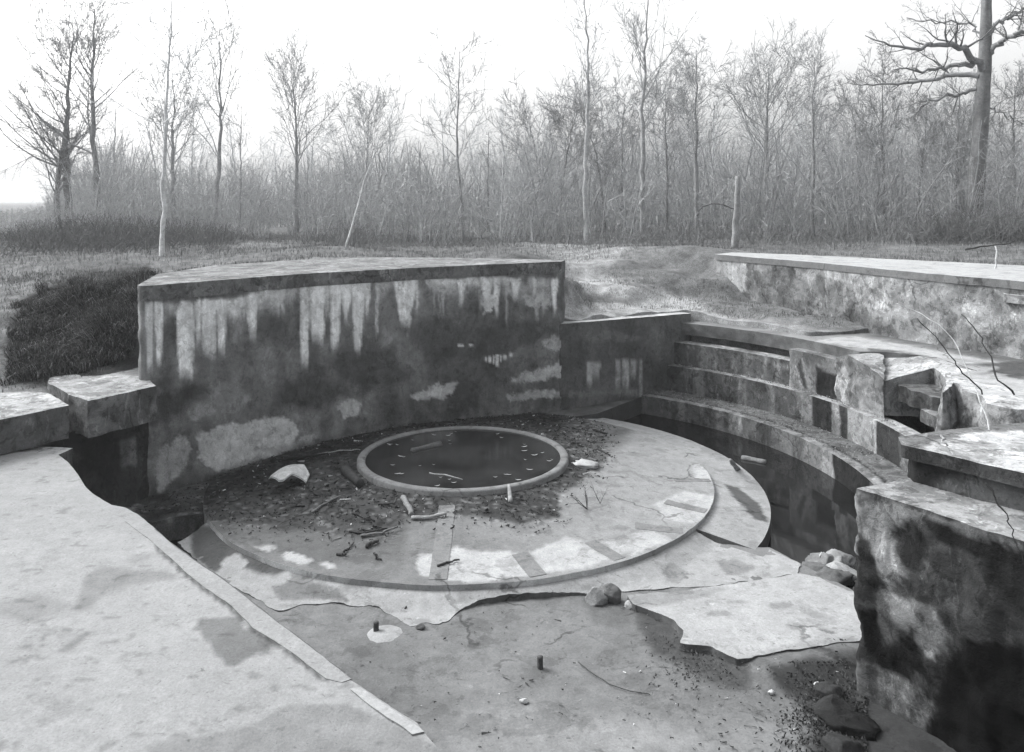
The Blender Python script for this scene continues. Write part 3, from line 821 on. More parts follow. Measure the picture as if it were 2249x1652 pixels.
# ---- broken chunks on the right
def mottle(lo, hi, seed, top=None, s=1.8):
    def f(P, V, side):
        t = grime_shade(P, lo, hi, s, seed)
        t *= np.where(fbm(P, 2.3, 4, seed + 2, .6) > .6, .62, 1.0)
        if top is not None: t = np.where(side, t, top + .12 * (fbm(P, 2.5, 4, seed + 1) - .5))
        return t
    return f
def tilt(pts):
    """plane through three world points"""
    p = np.array(pts); n = np.cross(p[1] - p[0], p[2] - p[0])
    return lambda x, y: p[0][2] - (n[0] * (x - p[0][0]) + n[1] * (y - p[0][1])) / n[2]

def solo(name, label, cat, outline, zt, zb, tone, mat=M_WALL, group=None, **k):
    c = np.mean([p[:2] for p in outline], 0)
    zz = zb if not callable(zb) else float(zb(np.array([c[0]]), np.array([c[1]]))[0])
    return tag(prism(name, outline, zt, zz if not callable(zb) else zb, mat, tone, loc=(c[0], c[1], zz), **k), label, cat, group)

e_pts = [pol(7.98, 18.5), pol(7.93, 15), pol(7.95, 11), pol(8.0, 7.6), (7.56, 16.85), (7.25, 17.5), pol(8.7, 18.5)]
def e_top(x, y):
    a = np.degrees(np.arctan2(y - C0[1], x - C0[0]))
    return np.interp(a, [7, 11, 15.5, 19], [1.05, 1.27, 1.375, 1.2]) + .03 * (fbm(np.column_stack([x, y, x * 0]), 2, 3, 4) - .5)
solo('concrete_block', 'mottled broken concrete block standing up on the stepped wall, left of the dark gap', 'block', e_pts, e_top, .25, mottle(.22, .36, 91, .42), rough=.11, edge=.07, res=.05, seed=9)
g_pts = [tuple(at(x, y, 1.36)[:2]) for x, y in [(2071,868),(2092,846),(2102,849),(2116,862),(2156,874),(2168,893),(2215,905),(2300,905),(2300,850),(2190,822),(2080,822)]]
solo('concrete_block', 'bulging pale concrete block right of the dark gap, worn round on top', 'block', g_pts, lambda x, y: 1.4 + .05 * (fbm(np.column_stack([x, y, x * 0]), 1.5, 3, 4) - .5), .2, mottle(.24, .42, 95, .55), rough=.12, edge=.08, res=.05, seed=12, batter=.12)
solo('rubble_slope', 'pale crumbled slope of concrete dropping from the terrace behind the mottled block', 'rubble', [(7.1, 15.8), (7.5, 16.8), (7.9, 17.3), pol(9.6, 10), pol(9.6, 1), tuple(at(2085,828,1.32)[:2]), tuple(at(2050,832,1.12)[:2])], lambda x, y: np.clip(1.05 + .3 * (np.hypot(x - C0[0], y - C0[1]) - 8.0), 1.0, 1.40) + .05 * (fbm(np.column_stack([x, y, x * 0]), 3, 4, 3) - .5), .4, mottle(.2, .3, 96, .45), rough=.04, edge=.04, res=.06)
b1 = [tuple(at(x, y, 1.02)[:2]) for x, y in [(1972,846),(1990,850),(2000,858),(2020,861),(2042,870),(2069,876),(2085,852),(2050,838),(1985,836)]]
solo('concrete_slab', 'dark wet slab lying in the gap between two broken concrete blocks', 'slab', b1, 1.02, .72, mottle(.05, .09, 97, .15), rough=.045, edge=.035, res=.06)
b2 = [tuple(at(x, y, .78)[:2]) for x, y in [(2020,898),(2060,918),(2104,943),(2140,940),(2100,915),(2060,892)]]
solo('concrete_beam', 'narrow pale-edged concrete beam slanting down below the dark slab', 'beam', b2, .78, .56, mottle(.1, .16, 99, .24), rough=.04, edge=.03, res=.05)
solo('concrete_block', 'back wall of the gap beneath the slab, painted dark like a void', 'block', sector(8.9, 9.4, 8, -8), .9, -.4, mottle(.03, .05, 98), rough=.02, res=.12)  # near-black tone stands in for the shaded void under the slab

# ---- big blocks at the right edge (F below, H above)
f1, f2, f3 = at(1878,1072,1.6), at(1962,1058,1.6), at(2249,1190,1.6)
dirf = (f3 - f1)[:2] / np.linalg.norm((f3 - f1)[:2])
f_out = [tuple(f1[:2] + [.0, .0]), tuple(f1[:2] + dirf * 6.4), (9.4, 3.0), (9.4, 9.0), (5.4, 9.3), tuple(f2[:2])]
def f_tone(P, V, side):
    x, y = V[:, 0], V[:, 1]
    t = grime_shade(P, .018, .075, 1.3, 101)
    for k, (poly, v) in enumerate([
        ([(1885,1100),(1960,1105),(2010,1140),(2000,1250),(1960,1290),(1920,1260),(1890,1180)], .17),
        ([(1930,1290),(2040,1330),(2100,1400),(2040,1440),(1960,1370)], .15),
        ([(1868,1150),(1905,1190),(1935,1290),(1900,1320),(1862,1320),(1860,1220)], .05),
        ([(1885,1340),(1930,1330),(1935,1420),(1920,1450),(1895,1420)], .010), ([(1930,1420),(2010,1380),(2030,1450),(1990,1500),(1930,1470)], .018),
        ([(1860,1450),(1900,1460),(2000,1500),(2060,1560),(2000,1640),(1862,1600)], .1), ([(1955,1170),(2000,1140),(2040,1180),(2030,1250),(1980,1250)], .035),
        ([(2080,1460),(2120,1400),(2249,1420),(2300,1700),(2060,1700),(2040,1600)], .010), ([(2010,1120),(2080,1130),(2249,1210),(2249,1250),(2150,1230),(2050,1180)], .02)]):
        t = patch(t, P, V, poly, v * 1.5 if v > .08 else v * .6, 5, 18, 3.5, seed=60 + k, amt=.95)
    top = grime_shade(P, .30, .42, 1.5, 8)
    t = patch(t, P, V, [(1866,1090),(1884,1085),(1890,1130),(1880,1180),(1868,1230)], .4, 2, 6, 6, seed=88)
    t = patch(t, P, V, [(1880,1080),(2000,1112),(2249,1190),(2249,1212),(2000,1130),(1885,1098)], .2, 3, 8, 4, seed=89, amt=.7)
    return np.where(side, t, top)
wf = thing('concrete_pier', 'large dark-faced concrete pier at the right edge in the foreground', 'pier', (5.5, 7.0, -.6))
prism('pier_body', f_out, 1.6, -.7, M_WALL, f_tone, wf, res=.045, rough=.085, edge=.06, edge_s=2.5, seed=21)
h0, h1 = at(1980,976,2.0), at(2249,1040,2.0)
dh = (h1 - h0)[:2] / np.linalg.norm((h1 - h0)[:2])
h_out = [tuple(at(1972,960,2.0)[:2]), tuple(h0[:2]), tuple(h0[:2] + dh * 5), (9.3, 5.0), (9.3, 9.3), tuple(at(2249,928,2.0)[:2]), tuple(at(2080,944,2.0)[:2])]
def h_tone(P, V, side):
    t = grime_shade(P, .035, .09, 1.6, 111)  # shadow band on the front is put into this dark tone
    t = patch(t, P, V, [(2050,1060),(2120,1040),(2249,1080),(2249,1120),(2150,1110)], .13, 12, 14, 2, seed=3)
    top = patch(grime_shade(P, .5, .58, 2, 4), P, V, [(1960,950),(2080,930),(2260,915),(2260,945),(2120,952),(2050,968),(2030,985),(1970,985)], .2, 3, 5, 3, seed=6)
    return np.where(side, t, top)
wh = thing('concrete_ledge', 'upper concrete ledge with pale top resting above the dark pier at right', 'ledge', (5.6, 7.6, 1.6))
hb = [tuple(np.array(p) + np.array([.14, .05])) for p in h_out]
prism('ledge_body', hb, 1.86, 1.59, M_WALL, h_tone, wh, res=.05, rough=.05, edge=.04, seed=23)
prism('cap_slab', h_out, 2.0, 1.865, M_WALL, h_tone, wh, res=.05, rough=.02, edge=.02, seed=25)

# ---- right parapet (D)
wd = thing('parapet_wall', 'long pale mottled concrete parapet on the right above the terrace', 'wall', (9, 19, 1.4))
D_FRONT = [tuple(at(x, y, 2.93)[:2]) for x, y in [(1588,560),(1660,566),(1740,572),(1800,577),(1900,587),(2000,597),(2100,606),(2200,614)]]
D_FRONT += [(D_FRONT[-1][0] + .55, D_FRONT[-1][1] - 1.3), (D_FRONT[-1][0] + .9, D_FRONT[-1][1] - 3.5)]
D_BACK = [(13.6, 13.0), (13.4, 17.0), (12.3, 19.9), (10.4, 21.8), (7.9, 24.2), (6.6, 24.9), (5.95, 24.1)]
def d_tone(P, V, side):
    x, y = V[:, 0], V[:, 1]
    t = grime_shade(P, .18, .44, 1.2, 121)
    base = np.interp(x, [1585, 1700, 1900, 2249], [655, 690, 738, 782])
    low = sm(70, 25, base - y) * sm(.3, .6, fbm(P, 1.5, 4, 7))
    t = t * (1 - .45 * low)
    t = patch(t, P, V, [(1588,572),(1640,575),(1640,640),(1600,652),(1586,640)], .42, 4, 5, 3, seed=2)
    t = patch(t, P, V, [(1782,588),(1850,583),(1920,592),(1915,622),(1850,618),(1790,605)], .40, 2, 5, 3, seed=3)
    t = patch(t, P, V, [(1968,606),(2020,594),(2055,602),(2050,625),(2000,635),(1970,628)], .38, 2, 5, 3, seed=4)
    for k in range(14):
        cx_, cy_ = rng.uniform(1960, 2240), rng.uniform(620, 740)
        t = patch(t, P, V, ell(cx_, cy_, rng.uniform(8, 20), rng.uniform(8, 18)), .22, 3, 9, 3, seed=80 + k, amt=.8)
    t = patch(t, P, V, [(1730,590),(1745,585),(1750,612),(1735,615)], .1, 3, 5, 4, seed=6)
    t = patch(t, P, V, [(1650,612),(1800,618),(1900,640),(1900,680),(1750,650),(1650,640)], .2, 10, 14, 2, seed=7, amt=.7)
    return np.where(side, t, .5)
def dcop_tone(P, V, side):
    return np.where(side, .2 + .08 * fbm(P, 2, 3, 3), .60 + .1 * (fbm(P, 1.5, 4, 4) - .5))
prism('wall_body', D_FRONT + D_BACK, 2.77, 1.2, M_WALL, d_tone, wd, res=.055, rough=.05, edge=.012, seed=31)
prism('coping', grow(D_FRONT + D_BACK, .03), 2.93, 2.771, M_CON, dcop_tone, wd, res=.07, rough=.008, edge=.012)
ds = [tuple(at(x, y, 2.66)[:2]) for x, y in [(2182,628),(2205,646),(2260,652),(2300,650),(2290,636)]]
solo('concrete_slab', 'small pale broken slab jutting from the right parapet at the picture edge', 'slab', ds, 2.66, 2.5, mottle(.3, .45, 131, .6), rough=.03, edge=.03, res=.05)

# ---- ledges on the left
def l_tone(lo, hi, top, seed):
    def f(P, V, side):
        return np.where(side, grime_shade(P, lo, hi, 2, seed), grime_shade(P, top - .05, top + .06, 1.6, seed + 1))
    return f
wj = thing('low_wall', 'dark recessed concrete wall beneath the broken ledges at left', 'wall', (-6.6, 12.6, -.7))
def j_tone(P, V, side):
    t = grime_shade(P, .03, .075, 1.8, 141)  # shadow under the ledges painted in as a near-black tone
    t = patch(t, P, V, [(262,970),(300,960),(300,1020),(265,1030)], .14, 2, 5, 4, seed=2)
    t = patch(t, P, V, [(285,975),(302,965),(298,1020),(290,1020)], .3, 1, 5, 6, seed=3, amt=.6)
    return t
prism('wall_body', [(-5.98, 13.62), (-6.85, 12.15), (-9.5, 8.8), (-10.4, 9.4), (-7.6, 13.0), (-6.5, 14.2)], 1.0, -.75, M_WALL, j_tone, wj, res=.06, rough=.04, edge=.01, seed=33)
bl = [tuple(at(x, y, 1.52)[:2]) for x, y in [(195,881),(342,848)]] + [(-5.98, 13.7), (-6.5, 14.6), (-6.95, 15.4), (-7.55, 15.0), (-7.75, 13.9)] + [tuple(at(x, y, 1.52)[:2]) for x, y in [(106,842),(124,850),(150,866)]]
solo('concrete_ledge', 'thick broken concrete ledge slab at the foot of the tall parapet, left end', 'ledge', bl, 1.52, .97, l_tone(.10, .24, .36, 151), rough=.07, edge=.03, res=.05, seed=35)
cl = [tuple(at(x, y, 1.5)[:2]) for x, y in [(151,891),(70,908),(-120,945),(-160,866),(0,864),(60,860),(102,862),(130,876)]]
solo('concrete_slab', 'pale topped broken slab at the left edge, beside the thick ledge', 'slab', cl, 1.5, 1.02, l_tone(.1, .18, .44, 153), rough=.05, edge=.03, res=.05, seed=37)
sl = [tuple(at(x, y, .97)[:2]) for x, y in [(160,984),(126,1000),(-60,1000),(-80,974)]]
solo('concrete_slab', 'flat pale slab tip showing just above the far end of the foreground deck', 'slab', sl, .97, .6, l_tone(.1, .16, .5, 155), rough=.03, edge=.02, res=.05, seed=38)

# ---- large deck in the left foreground
dk = thing('concrete_deck', 'large pale concrete deck filling the left foreground, edged by a kerb strip', 'deck', (-3.5, 7, .3))
ED = [(275,1113),(300,1128),(340,1160),(383,1197),(437,1236),(492,1272),(581,1342),(670,1410),(758,1477)]
INN = [(712,1492),(642,1437),(598,1408),(552,1380),(505,1332),(450,1294),(402,1256),(366,1222),(322,1184),(270,1146)]
def deck_tone(P, V, side):
    t = .43 + .10 * (fbm(P, 1.0, 5, 161, .6) - .5)
    for k, (poly, v, s, w, a) in enumerate([
        ([(427,1375),(451,1357),(526,1357),(537,1378),(612,1405),(609,1422),(561,1436),(513,1467),(489,1457),(465,1422)], .24, 3, 7, 1),
        ([(188,1265),(219,1245),(359,1251),(393,1262),(386,1275),(297,1282),(239,1306),(185,1344),(164,1340)], .29, 9, 10, .9),
        ([(393,1617),(438,1621),(561,1586),(633,1549),(760,1545),(800,1560),(990,1652),(990,1760),(300,1760),(330,1640)], .31, 3, 8, 1),
        ([(0,1320),(80,1300),(160,1335),(60,1370),(0,1360)], .33, 12, 10, .9), ([(120,1432),(190,1385),(208,1390),(150,1432)], .26, 4, 6, .9),
        ([(270,1230),(330,1215),(330,1235),(280,1240)], .36, 8, 6, .8), ([(70,1180),(150,1190),(120,1210)], .37, 6, 6, .7)]):
        t = patch(t, P, V, poly, v, s, w, 3, seed=90 + k, amt=a)
    sp = fbm(P * np.array([1, 1.6, 1]), 7, 4, 17)
    t *= np.where(sp > .70, .72, 1)
    rim_ = sm(9, 2, np.abs(sdist(V, ED + INN)) + 10 * (fbm(P, 5, 4, 8) - .45)) * (V[:, 0] > 340)
    t *= 1 - .7 * rim_
    return np.where(side, .3, t)
deck_px = [(-60,990),(0,990),(126,997),(150,1015),(170,1040),(185,1066),(203,1083),(225,1098),(245,1109),(272,1114)]
ins = [(x, y) for x, y in INN[::-1]]
deck_out = [tuple(at(x, y, 1.0)[:2]) for x, y in deck_px + ED[1:] + [(764,1490),(790,1508),(915,1588),(962,1645)]] + [tuple(at(1060,1730,1.0)[:2]), (.1, 3.0), (-9.4, 3.0), (-9.4, 8.5)]
prism('deck_slab', deck_out, 1.0, -.55, M_DECK, deck_tone, dk, res=.045, zres=.3, rough=.01, edge=.012, edge_s=5, seed=41)
k_out = [tuple(at(x - 2, y + 1, 1.006)[:2]) for x, y in ED + [(774,1490),(752,1497)] ] + [tuple(at(x + 3, y - 2, 1.006)[:2]) for x, y in INN]
prism('kerb', k_out, 1.006, .93, M_DECK, lambda P, V, s: .42 + .12 * (fbm(P, 2, 5, 5, .65) - .5) - .2 * s, dk, res=.04, zres=.3, rough=.01, edge=.007, edge_s=6, seed=43)
k2 = [tuple(at(x, y, 1.03)[:2]) for x, y in [(768,1507),(792,1503),(860,1552),(930,1600),(905,1606),(840,1562)]]
prism('kerb', k2, 1.012, .93, M_DECK, lambda P, V, s: .55 + .1 * (fbm(P, 2, 4, 5) - .5) - .2 * s, dk, res=.04, zres=.3, rough=.01, edge=.015, edge_s=4, seed=45)

# ---- broken skin of concrete at right of the floor
ms = [tuple(at(x, y, -.395)[:2]) for x, y in [(1378,1308),(1470,1300),(1560,1290),(1680,1272),(1755,1260),(1800,1268),(1862,1297),(1960,1310),(1960,1400),(1860,1410),(1790,1420),(1700,1432),(1618,1448),(1560,1421),(1492,1410),(1499,1385),(1480,1362),(1440,1345),(1392,1326)]]
def m_tone(P, V, side):
    t = .54 + .08 * (fbm(P, 1.5, 4, 171) - .5)
    t = patch(t, P, V, [(1370,1305),(1480,1298),(1600,1290),(1560,1310),(1450,1330),(1390,1330)], .38, 5, 6, 3, seed=2)
    for c in [ell(1580,1347,25,8), ell(1715,1330,30,7), ell(1620,1322,22,4), ell(1745,1375,16,8)]:
        t = patch(t, P, V, c, .33, 2, 5, 5, seed=5, amt=.7)
    t = patch(t, P, V, [(1618,1448),(1700,1425),(1780,1405),(1870,1395),(1900,1420),(1700,1440)], .4, 3, 6, 3, seed=8, amt=.8)
    return np.where(side, grime_shade(P, .1, .2, 4, 3), t)
solo('concrete_slab', 'large pale broken slab lying on the floor beside the dark pier', 'slab', ms, -.395, -.58, m_tone, mat=M_CON, rough=.06, edge=.045, edge_s=5, res=.045, seed=47)

# ------------------------------------------------------------------ small things on the floor
def path3(pts, K=12, wob=.0, rg=rng):
    pts = np.asarray(pts, float)
    s = np.concatenate([[0], np.cumsum(np.linalg.norm(np.diff(pts, axis=0), axis=1))]); s /= s[-1]
    u = np.linspace(0, 1, K)
    out = np.column_stack([np.interp(u, s, pts[:, k]) for k in range(3)])
    if wob: out += rg.normal(size=out.shape) * wob * np.array([1, 1, .4])
    return out

def capped_tube(P, R, sides=7):
    V, q = tubes(P[None], np.asarray(R)[None], sides)
    n = len(P)
    c0, c1 = len(V), len(V) + 1
    V = np.vstack([V, P[0], P[-1]])
    s = np.arange(sides); s2 = (s + 1) % sides
    tri = np.vstack([np.column_stack([np.full(sides, c0), s2, s]), np.column_stack([np.full(sides, c1), (n - 1) * sides + s, (n - 1) * sides + s2])])
    return V, q, tri

def stick(name, label, cat, pts, r0, r1, tone, K=12, wob=.006, sides=6, group=None, mat=M_WOOD):
    P = path3(pts, K, wob)
    R = np.linspace(r0, r1, K) * rng.uniform(.85, 1.15, K)
    V, q, tri = capped_tube(P, R, sides)
    V[:, :2] += (fbm(V, 9, 2, 3)[:, None] - .5) * r0 * .5
    loc = P[0]
    return tag(mk(name, V, [q, tri], mat, tone, loc=tuple(loc)), label, cat, group)

def disc_h(p):
    return float(cone_z(np.array([p[0]]), np.array([p[1]]))[0])
def on_disc(px, py, lift=.02):
    z = -.2
    for _ in range(5):
        p = at(px, py, z); z = disc_h(p) + lift
    return at(px, py, z)
def floor_h(p): return float(floor_z(np.array([p[0]]), np.array([p[1]]))[0])
def on_floor(px, py, lift=.015):
    z = -.52
    for _ in range(4):
        p = at(px, py, z); z = floor_h(p) + lift
    return at(px, py, z)

stick('log', 'short thick dark log lying on the soil left of the pool ring', 'log', [on_disc(756,1030,.07), on_disc(790,1062,.07)], .085, .075, .05, sides=9, K=8)
stick('plank', 'short upright-leaning grey board below the pool ring', 'plank', [on_disc(886,1092,.03), on_disc(905,1130,.03)], .045, .04, .2)
stick('plank', 'flat pale split plank pointing right, below the pool ring', 'plank', [on_disc(903,1137,.025), on_disc(935,1137,.03), on_disc(980,1127,.05)], .035, .02, .3)
stick('stake', 'thin pale stake leaning against the front of the pool ring', 'stake', [on_disc(1122,1104,.01), at_d(1117,1066,12.98)], .035, .03, .28, K=6)
for lab, pts, r, tn in [
    ('long forked pale stick on the soil in front of the ring', [on_disc(790,1178,.02), on_disc(840,1170,.03), on_disc(873,1157,.05)], .022, .16),
    ('dark stick lying just above the long forked stick', [on_disc(766,1168,.02), on_disc(800,1170,.03), on_disc(850,1160,.03)], .018, .05),
    ('stick slanting down left of the plank', [on_disc(775,1126,.02), on_disc(800,1138,.03), on_disc(825,1143,.03)], .02, .05),
    ('pale bent stick between the curled scrap and the log', [on_disc(685,1125,.02), on_disc(715,1105,.03), on_disc(747,1089,.03)], .02, .17),
    ('short thick dark stick below the forked stick', [on_disc(802,1200,.03), on_disc(832,1187,.03)], .028, .04),
    ('small thin stick left of the short thick one', [on_disc(757,1212,.015), on_disc(775,1192,.02)], .014, .05),
    ('dark stick on the pale panel near the front edge', [on_disc(960,1243,.02), on_disc(985,1235,.02), on_disc(1004,1230,.03)], .018, .06),
    ('hooked dark twig near the front edge of the platform', [on_disc(822,1215,.02), on_disc(828,1226,.02), on_disc(838,1228,.02)], .016, .04),
    ('thin root curling from the pale scrap', [on_disc(674,1070,.02), on_disc(690,1085,.05), on_disc(704,1090,.02)], .014, .03),
    ('long dark branch lying along the foot of the tall parapet', [on_disc(594,1012,.03), on_disc(660,1005,.03), on_disc(720,996,.03)], .03, .025),
    ('thin pale branch beside the foot of the tall parapet', [on_disc(690,1000,.03), on_disc(740,990,.04), on_disc(790,988,.03)], .014, .25),
    ('broken dark stick right of the pool ring', [on_disc(1305,945,.02), on_disc(1332,953,.03)], .03, .04),
    ('dark twig right of the ring beside the cement lump', [on_disc(1310,985,.02), on_disc(1340,1000,.03)], .02, .05),
    ('thick dark branch piece behind the plank', [on_disc(835,1108,.02), on_disc(866,1105,.06), on_disc(872,1092,.07)], .025, .06),
    ('small curved twig at the front left', [on_disc(742,1218,.015), on_disc(762,1218,.02)], .02, .05)]:
    stick('stick', lab, 'stick', pts, r, r * .6, tn, wob=.01, group='sticks on the platform')
stick('stick', 'peeling stick lying on the pale floor in front of the platform', 'stick', [on_floor(905,1303), on_floor(897,1322), on_floor(891,1337)], .022, .014, .07)
stick('wire', 'long thin dark curved wire lying on the foreground floor', 'wire', [on_floor(1271,1455,.02), on_floor(1300,1478,.03), on_floor(1340,1503,.02), on_floor(1380,1517,.02), on_floor(1428,1525,.01)], .006, .005, .03, K=24, wob=.002, mat=M_IRON)
stick('stick', 'pale splintered timber standing out of the dark water by the platform rim', 'stick', [at(1632,1047,-.8), at_d(1604,1010,14.6)], .07, .03, .22, K=8)
stick('plank', 'pale plank floating in the dark water pit', 'plank', [at(1630,1006,-.74), at(1682,1016,-.74)], .06, .05, .2, K=6)
stick('stick', 'thin light twig poking up from the rubble at the pit corner', 'stick', [at_d(1802,1224,11.2), at_d(1804,1212,11.2)], .012, .008, .5, K=4)

# curled scrap of board
def scrap():
    pts = [on_disc(x, y, .0) for x, y in [(590,1068),(602,1080),(612,1092),(622,1090),(640,1072),(672,1066),(680,1052),(668,1045),(655,1050),(630,1058)]]
    b = resample([p[:2] for p in pts], .04)
    lo, hi = b.min(0), b.max(0)
    X, Y = np.meshgrid(np.arange(lo[0], hi[0], .05), np.arange(lo[1], hi[1], .05))
    p = np.column_stack([X.ravel(), Y.ravel()]); p = p[sdist(p, b) < -.03]
    v, f = cdt(b, p)
    u = (v[:, 0] - lo[0]) / (hi[0] - lo[0])
    z = -.13 + .16 * np.sin(u * math.pi) ** .8 + .05 * (v[:, 1] - lo[1])
    V = np.column_stack([v, z]); n = len(V)
    W = V - np.array([0, 0, .025])
    nb = len(b); i = np.arange(nb); j = (i + 1) % nb
    o = mk('board_scrap', np.vstack([V, W]), [f, f[:, ::-1] + n, np.column_stack([i, j, n + j, n + i])], M_WOOD, .42 + .12 * fbm(np.vstack([V, W]), 6, 3, 2), loc=tuple(pts[0]))
    tag(o, 'curled pale scrap of torn board lying on the dark soil', 'scrap')
scrap()

# stones
def stone(name, label, cat, c, sx, sy, sz, tone, seed, group=None, mat=M_STONE):
    n, m = 26, 17
    th = np.linspace(0, 2 * math.pi, n, endpoint=False); ph = np.linspace(-.5 * math.pi, .5 * math.pi, m)
    T, Q = np.meshgrid(th, ph)
    D = np.column_stack([(np.cos(Q) * np.cos(T)).ravel(), (np.cos(Q) * np.sin(T)).ravel(), np.sin(Q).ravel()])
    rad = .72 + .6 * fbm(D + seed * 3.3, 1.4, 3, seed, .5)
    rad = np.minimum(rad, 1.02 + .12 * fbm(D, 3, 2, seed))
    rg = np.random.default_rng(seed + 60)
    D = D * rad[:, None]
    for _ in range(12):
        nn = rg.normal(size=3); nn /= np.linalg.norm(nn)
        e = np.maximum(D @ nn - rg.uniform(.55, .95), 0)
        D = D - e[:, None] * nn
    D = D * (1 + .55 * (fbm(D + seed, 3.5, 5, seed + 2, .7)[:, None] - .5))
    V = D * np.array([sx, sy, sz]) * 1.15 + np.array(c)
    i = np.arange(n)[None]; j = (i + 1) % n; k = np.arange(m - 1)[:, None] * n
    q = np.stack(np.broadcast_arrays(k + i, k + j, k + n + j, k + n + i), -1).reshape(-1, 4)
    return tag(mk(name, V, [q], mat, tone * (.8 + .4 * fbm(V, 5, 3, seed)), loc=tuple(c), smooth=True), label, cat, group)
stone('stone', 'rounded grey stone, left one of the pair at the corner of the broken slab', 'stone', on_floor(1311,1312,.07), .13, .1, .1, .3, 1)
stone('stone', 'darker pointed stone, right one of the pair at the corner of the broken slab', 'stone', on_floor(1338,1308,.07), .14, .11, .13, .13, 2)
stone('concrete_lump', 'flat pale lump of cement right of the pool ring', 'lump', on_disc(1288,1020,.02), .26, .2, .06, .45, 3)
for k, (x, y, s, tn, lab) in enumerate([
    (1812,1232,.17,.2,'rough grey rubble piece at the pit corner, farthest from the pier'), (1838,1226,.2,.3,'pale rubble piece at the pit corner touching the dark pier'),
    (1846,1256,.17,.36,'white crumbled rubble piece at the foot of the dark pier'), (1798,1252,.17,.14,'dark flat rubble piece at the corner of the broken slab'),
    (1832,1272,.2,.13,'dark rubble piece below the white crumbled one')]):
    c = at(x, y, -.55)
    stone('rubble_piece', lab, 'rubble', c, s * 1.3, s, s * .55, tn, 10 + k)
for k, (x, y, s, tn, lab) in enumerate([
    (1830,1560,.22,.03,'black rubble lump against the foot of the dark pier'), (1862,1590,.25,.02,'black rubble lump under the dark pier near the bottom'),
    (1822,1520,.14,.05,'small dark rubble lump above the black ones'),
    (1850,1640,.2,.04,'dark rubble lump at the bottom edge by the pier')]):
    stone('rubble_piece', lab, 'rubble', on_floor(x, y, .03), s, s * .8, s * .45, tn, 20 + k)
for k, (x, y, s, tn) in enumerate([(1635,1408,.04,.6),(1796,1503,.035,.6),(1694,1521,.035,.6),(1390,1330,.09,.35),(1430,1345,.07,.4),(1660,1352,.03,.6),(924,1377,.05,.12),(1150,1540,.04,.5)]):
    if k in (5,): continue
    stone('pebble', ['pale pebble at the foot of the broken slab, on its left', 'pale pebble right of the dark debris, nearest the pier', 'pale pebble below the lowest corner of the broken slab', 'grey stone left of the broken slab tip', 'grey stone just under the left tip of the broken slab', '', 'dark stone at the lower edge of the pale broken skin', 'pale pebble near the bottom middle of the floor'][k], 'stone', on_floor(x, y, .02), s, s * .8, s * .6, tn, 30 + k, 'loose stones on the foreground floor')

# anchor bolts
def bolt(px, py, h, label, pad):
    p = on_floor(px, py, 0); 
    t = thing('anchor_bolt', label, 'bolt', p)
    r = .031
    prof = [(0, -.1)]
    zs = np.linspace(-.1, h, 24)
    P = np.array([[p[0], p[1], p[2] + z] for z in zs])
    R = r * (1 + .05 * (np.arange(24) % 2))
    V, q, tri = capped_tube(P, R, 14)
    mk('rod', V, [q, tri], M_IRON, .06, t)
    if pad:
        n = 40; a = np.linspace(0, 2 * math.pi, n, endpoint=False)
        c = at(845, 1400, -.52)
        out = [(c[0] + .21 * math.cos(x) * (1 + .12 * math.sin(3 * x)), c[1] + .21 * math.sin(x) * (1 + .1 * math.sin(2 * x + 1))) for x in a]
        cc = np.array(c[:2])
        prism('mortar_pad', out, lambda x, y: -.442 - .9 * ((x - cc[0]) ** 2 + (y - cc[1]) ** 2), -.6, M_CON, lambda P, V, s: .5 + .1 * fbm(P, 6, 3, 2), t, res=.025, rough=.01, edge=.01)
bolt(826, 1389, .12, 'rusty anchor bolt standing in a pale mortar pad', True)
bolt(1186, 1468, .125, 'rusty anchor bolt standing bare in the foreground floor', False)

# dead weed clump
def twiggy(name, label, cat, base, n, L, r, tone, seed, up=.1, sub=4, group=None, spread=(10, 60)):
    rg = np.random.default_rng(seed)
    P0 = np.array([[base, base + np.array([0, 0, .02])]])
    Q, R, Ln = spawn(P0, np.full((1, 2), r), n, 0, 1, L, spread, up, 6, .12, 1.0, rg, rmin=.002, short=0)
    parts = [tubes(Q, R, 3)]
    if sub:
        Q2, R2, _ = spawn(Q, R, sub, .3, .95, L * .45, (20, 60), .05, 4, .15, .6, rg, rmin=.002)
        parts.append(tubes(Q2, R2, 3))
    V, q = merge(parts)
    return tag(mk(name, V, [q], M_WOOD, tone, loc=tuple(base)), label, cat, group)
twiggy('dead_weed', 'small dead weed standing on the pale platform right of the ring', 'weed', on_disc(1289,1118,0), 5, .35, .008, .05, 3)
twiggy('dead_weed', 'wispy dead weed right of the larger weed on the platform', 'weed', on_disc(1318,1108,0), 3, .3, .006, .06, 4)

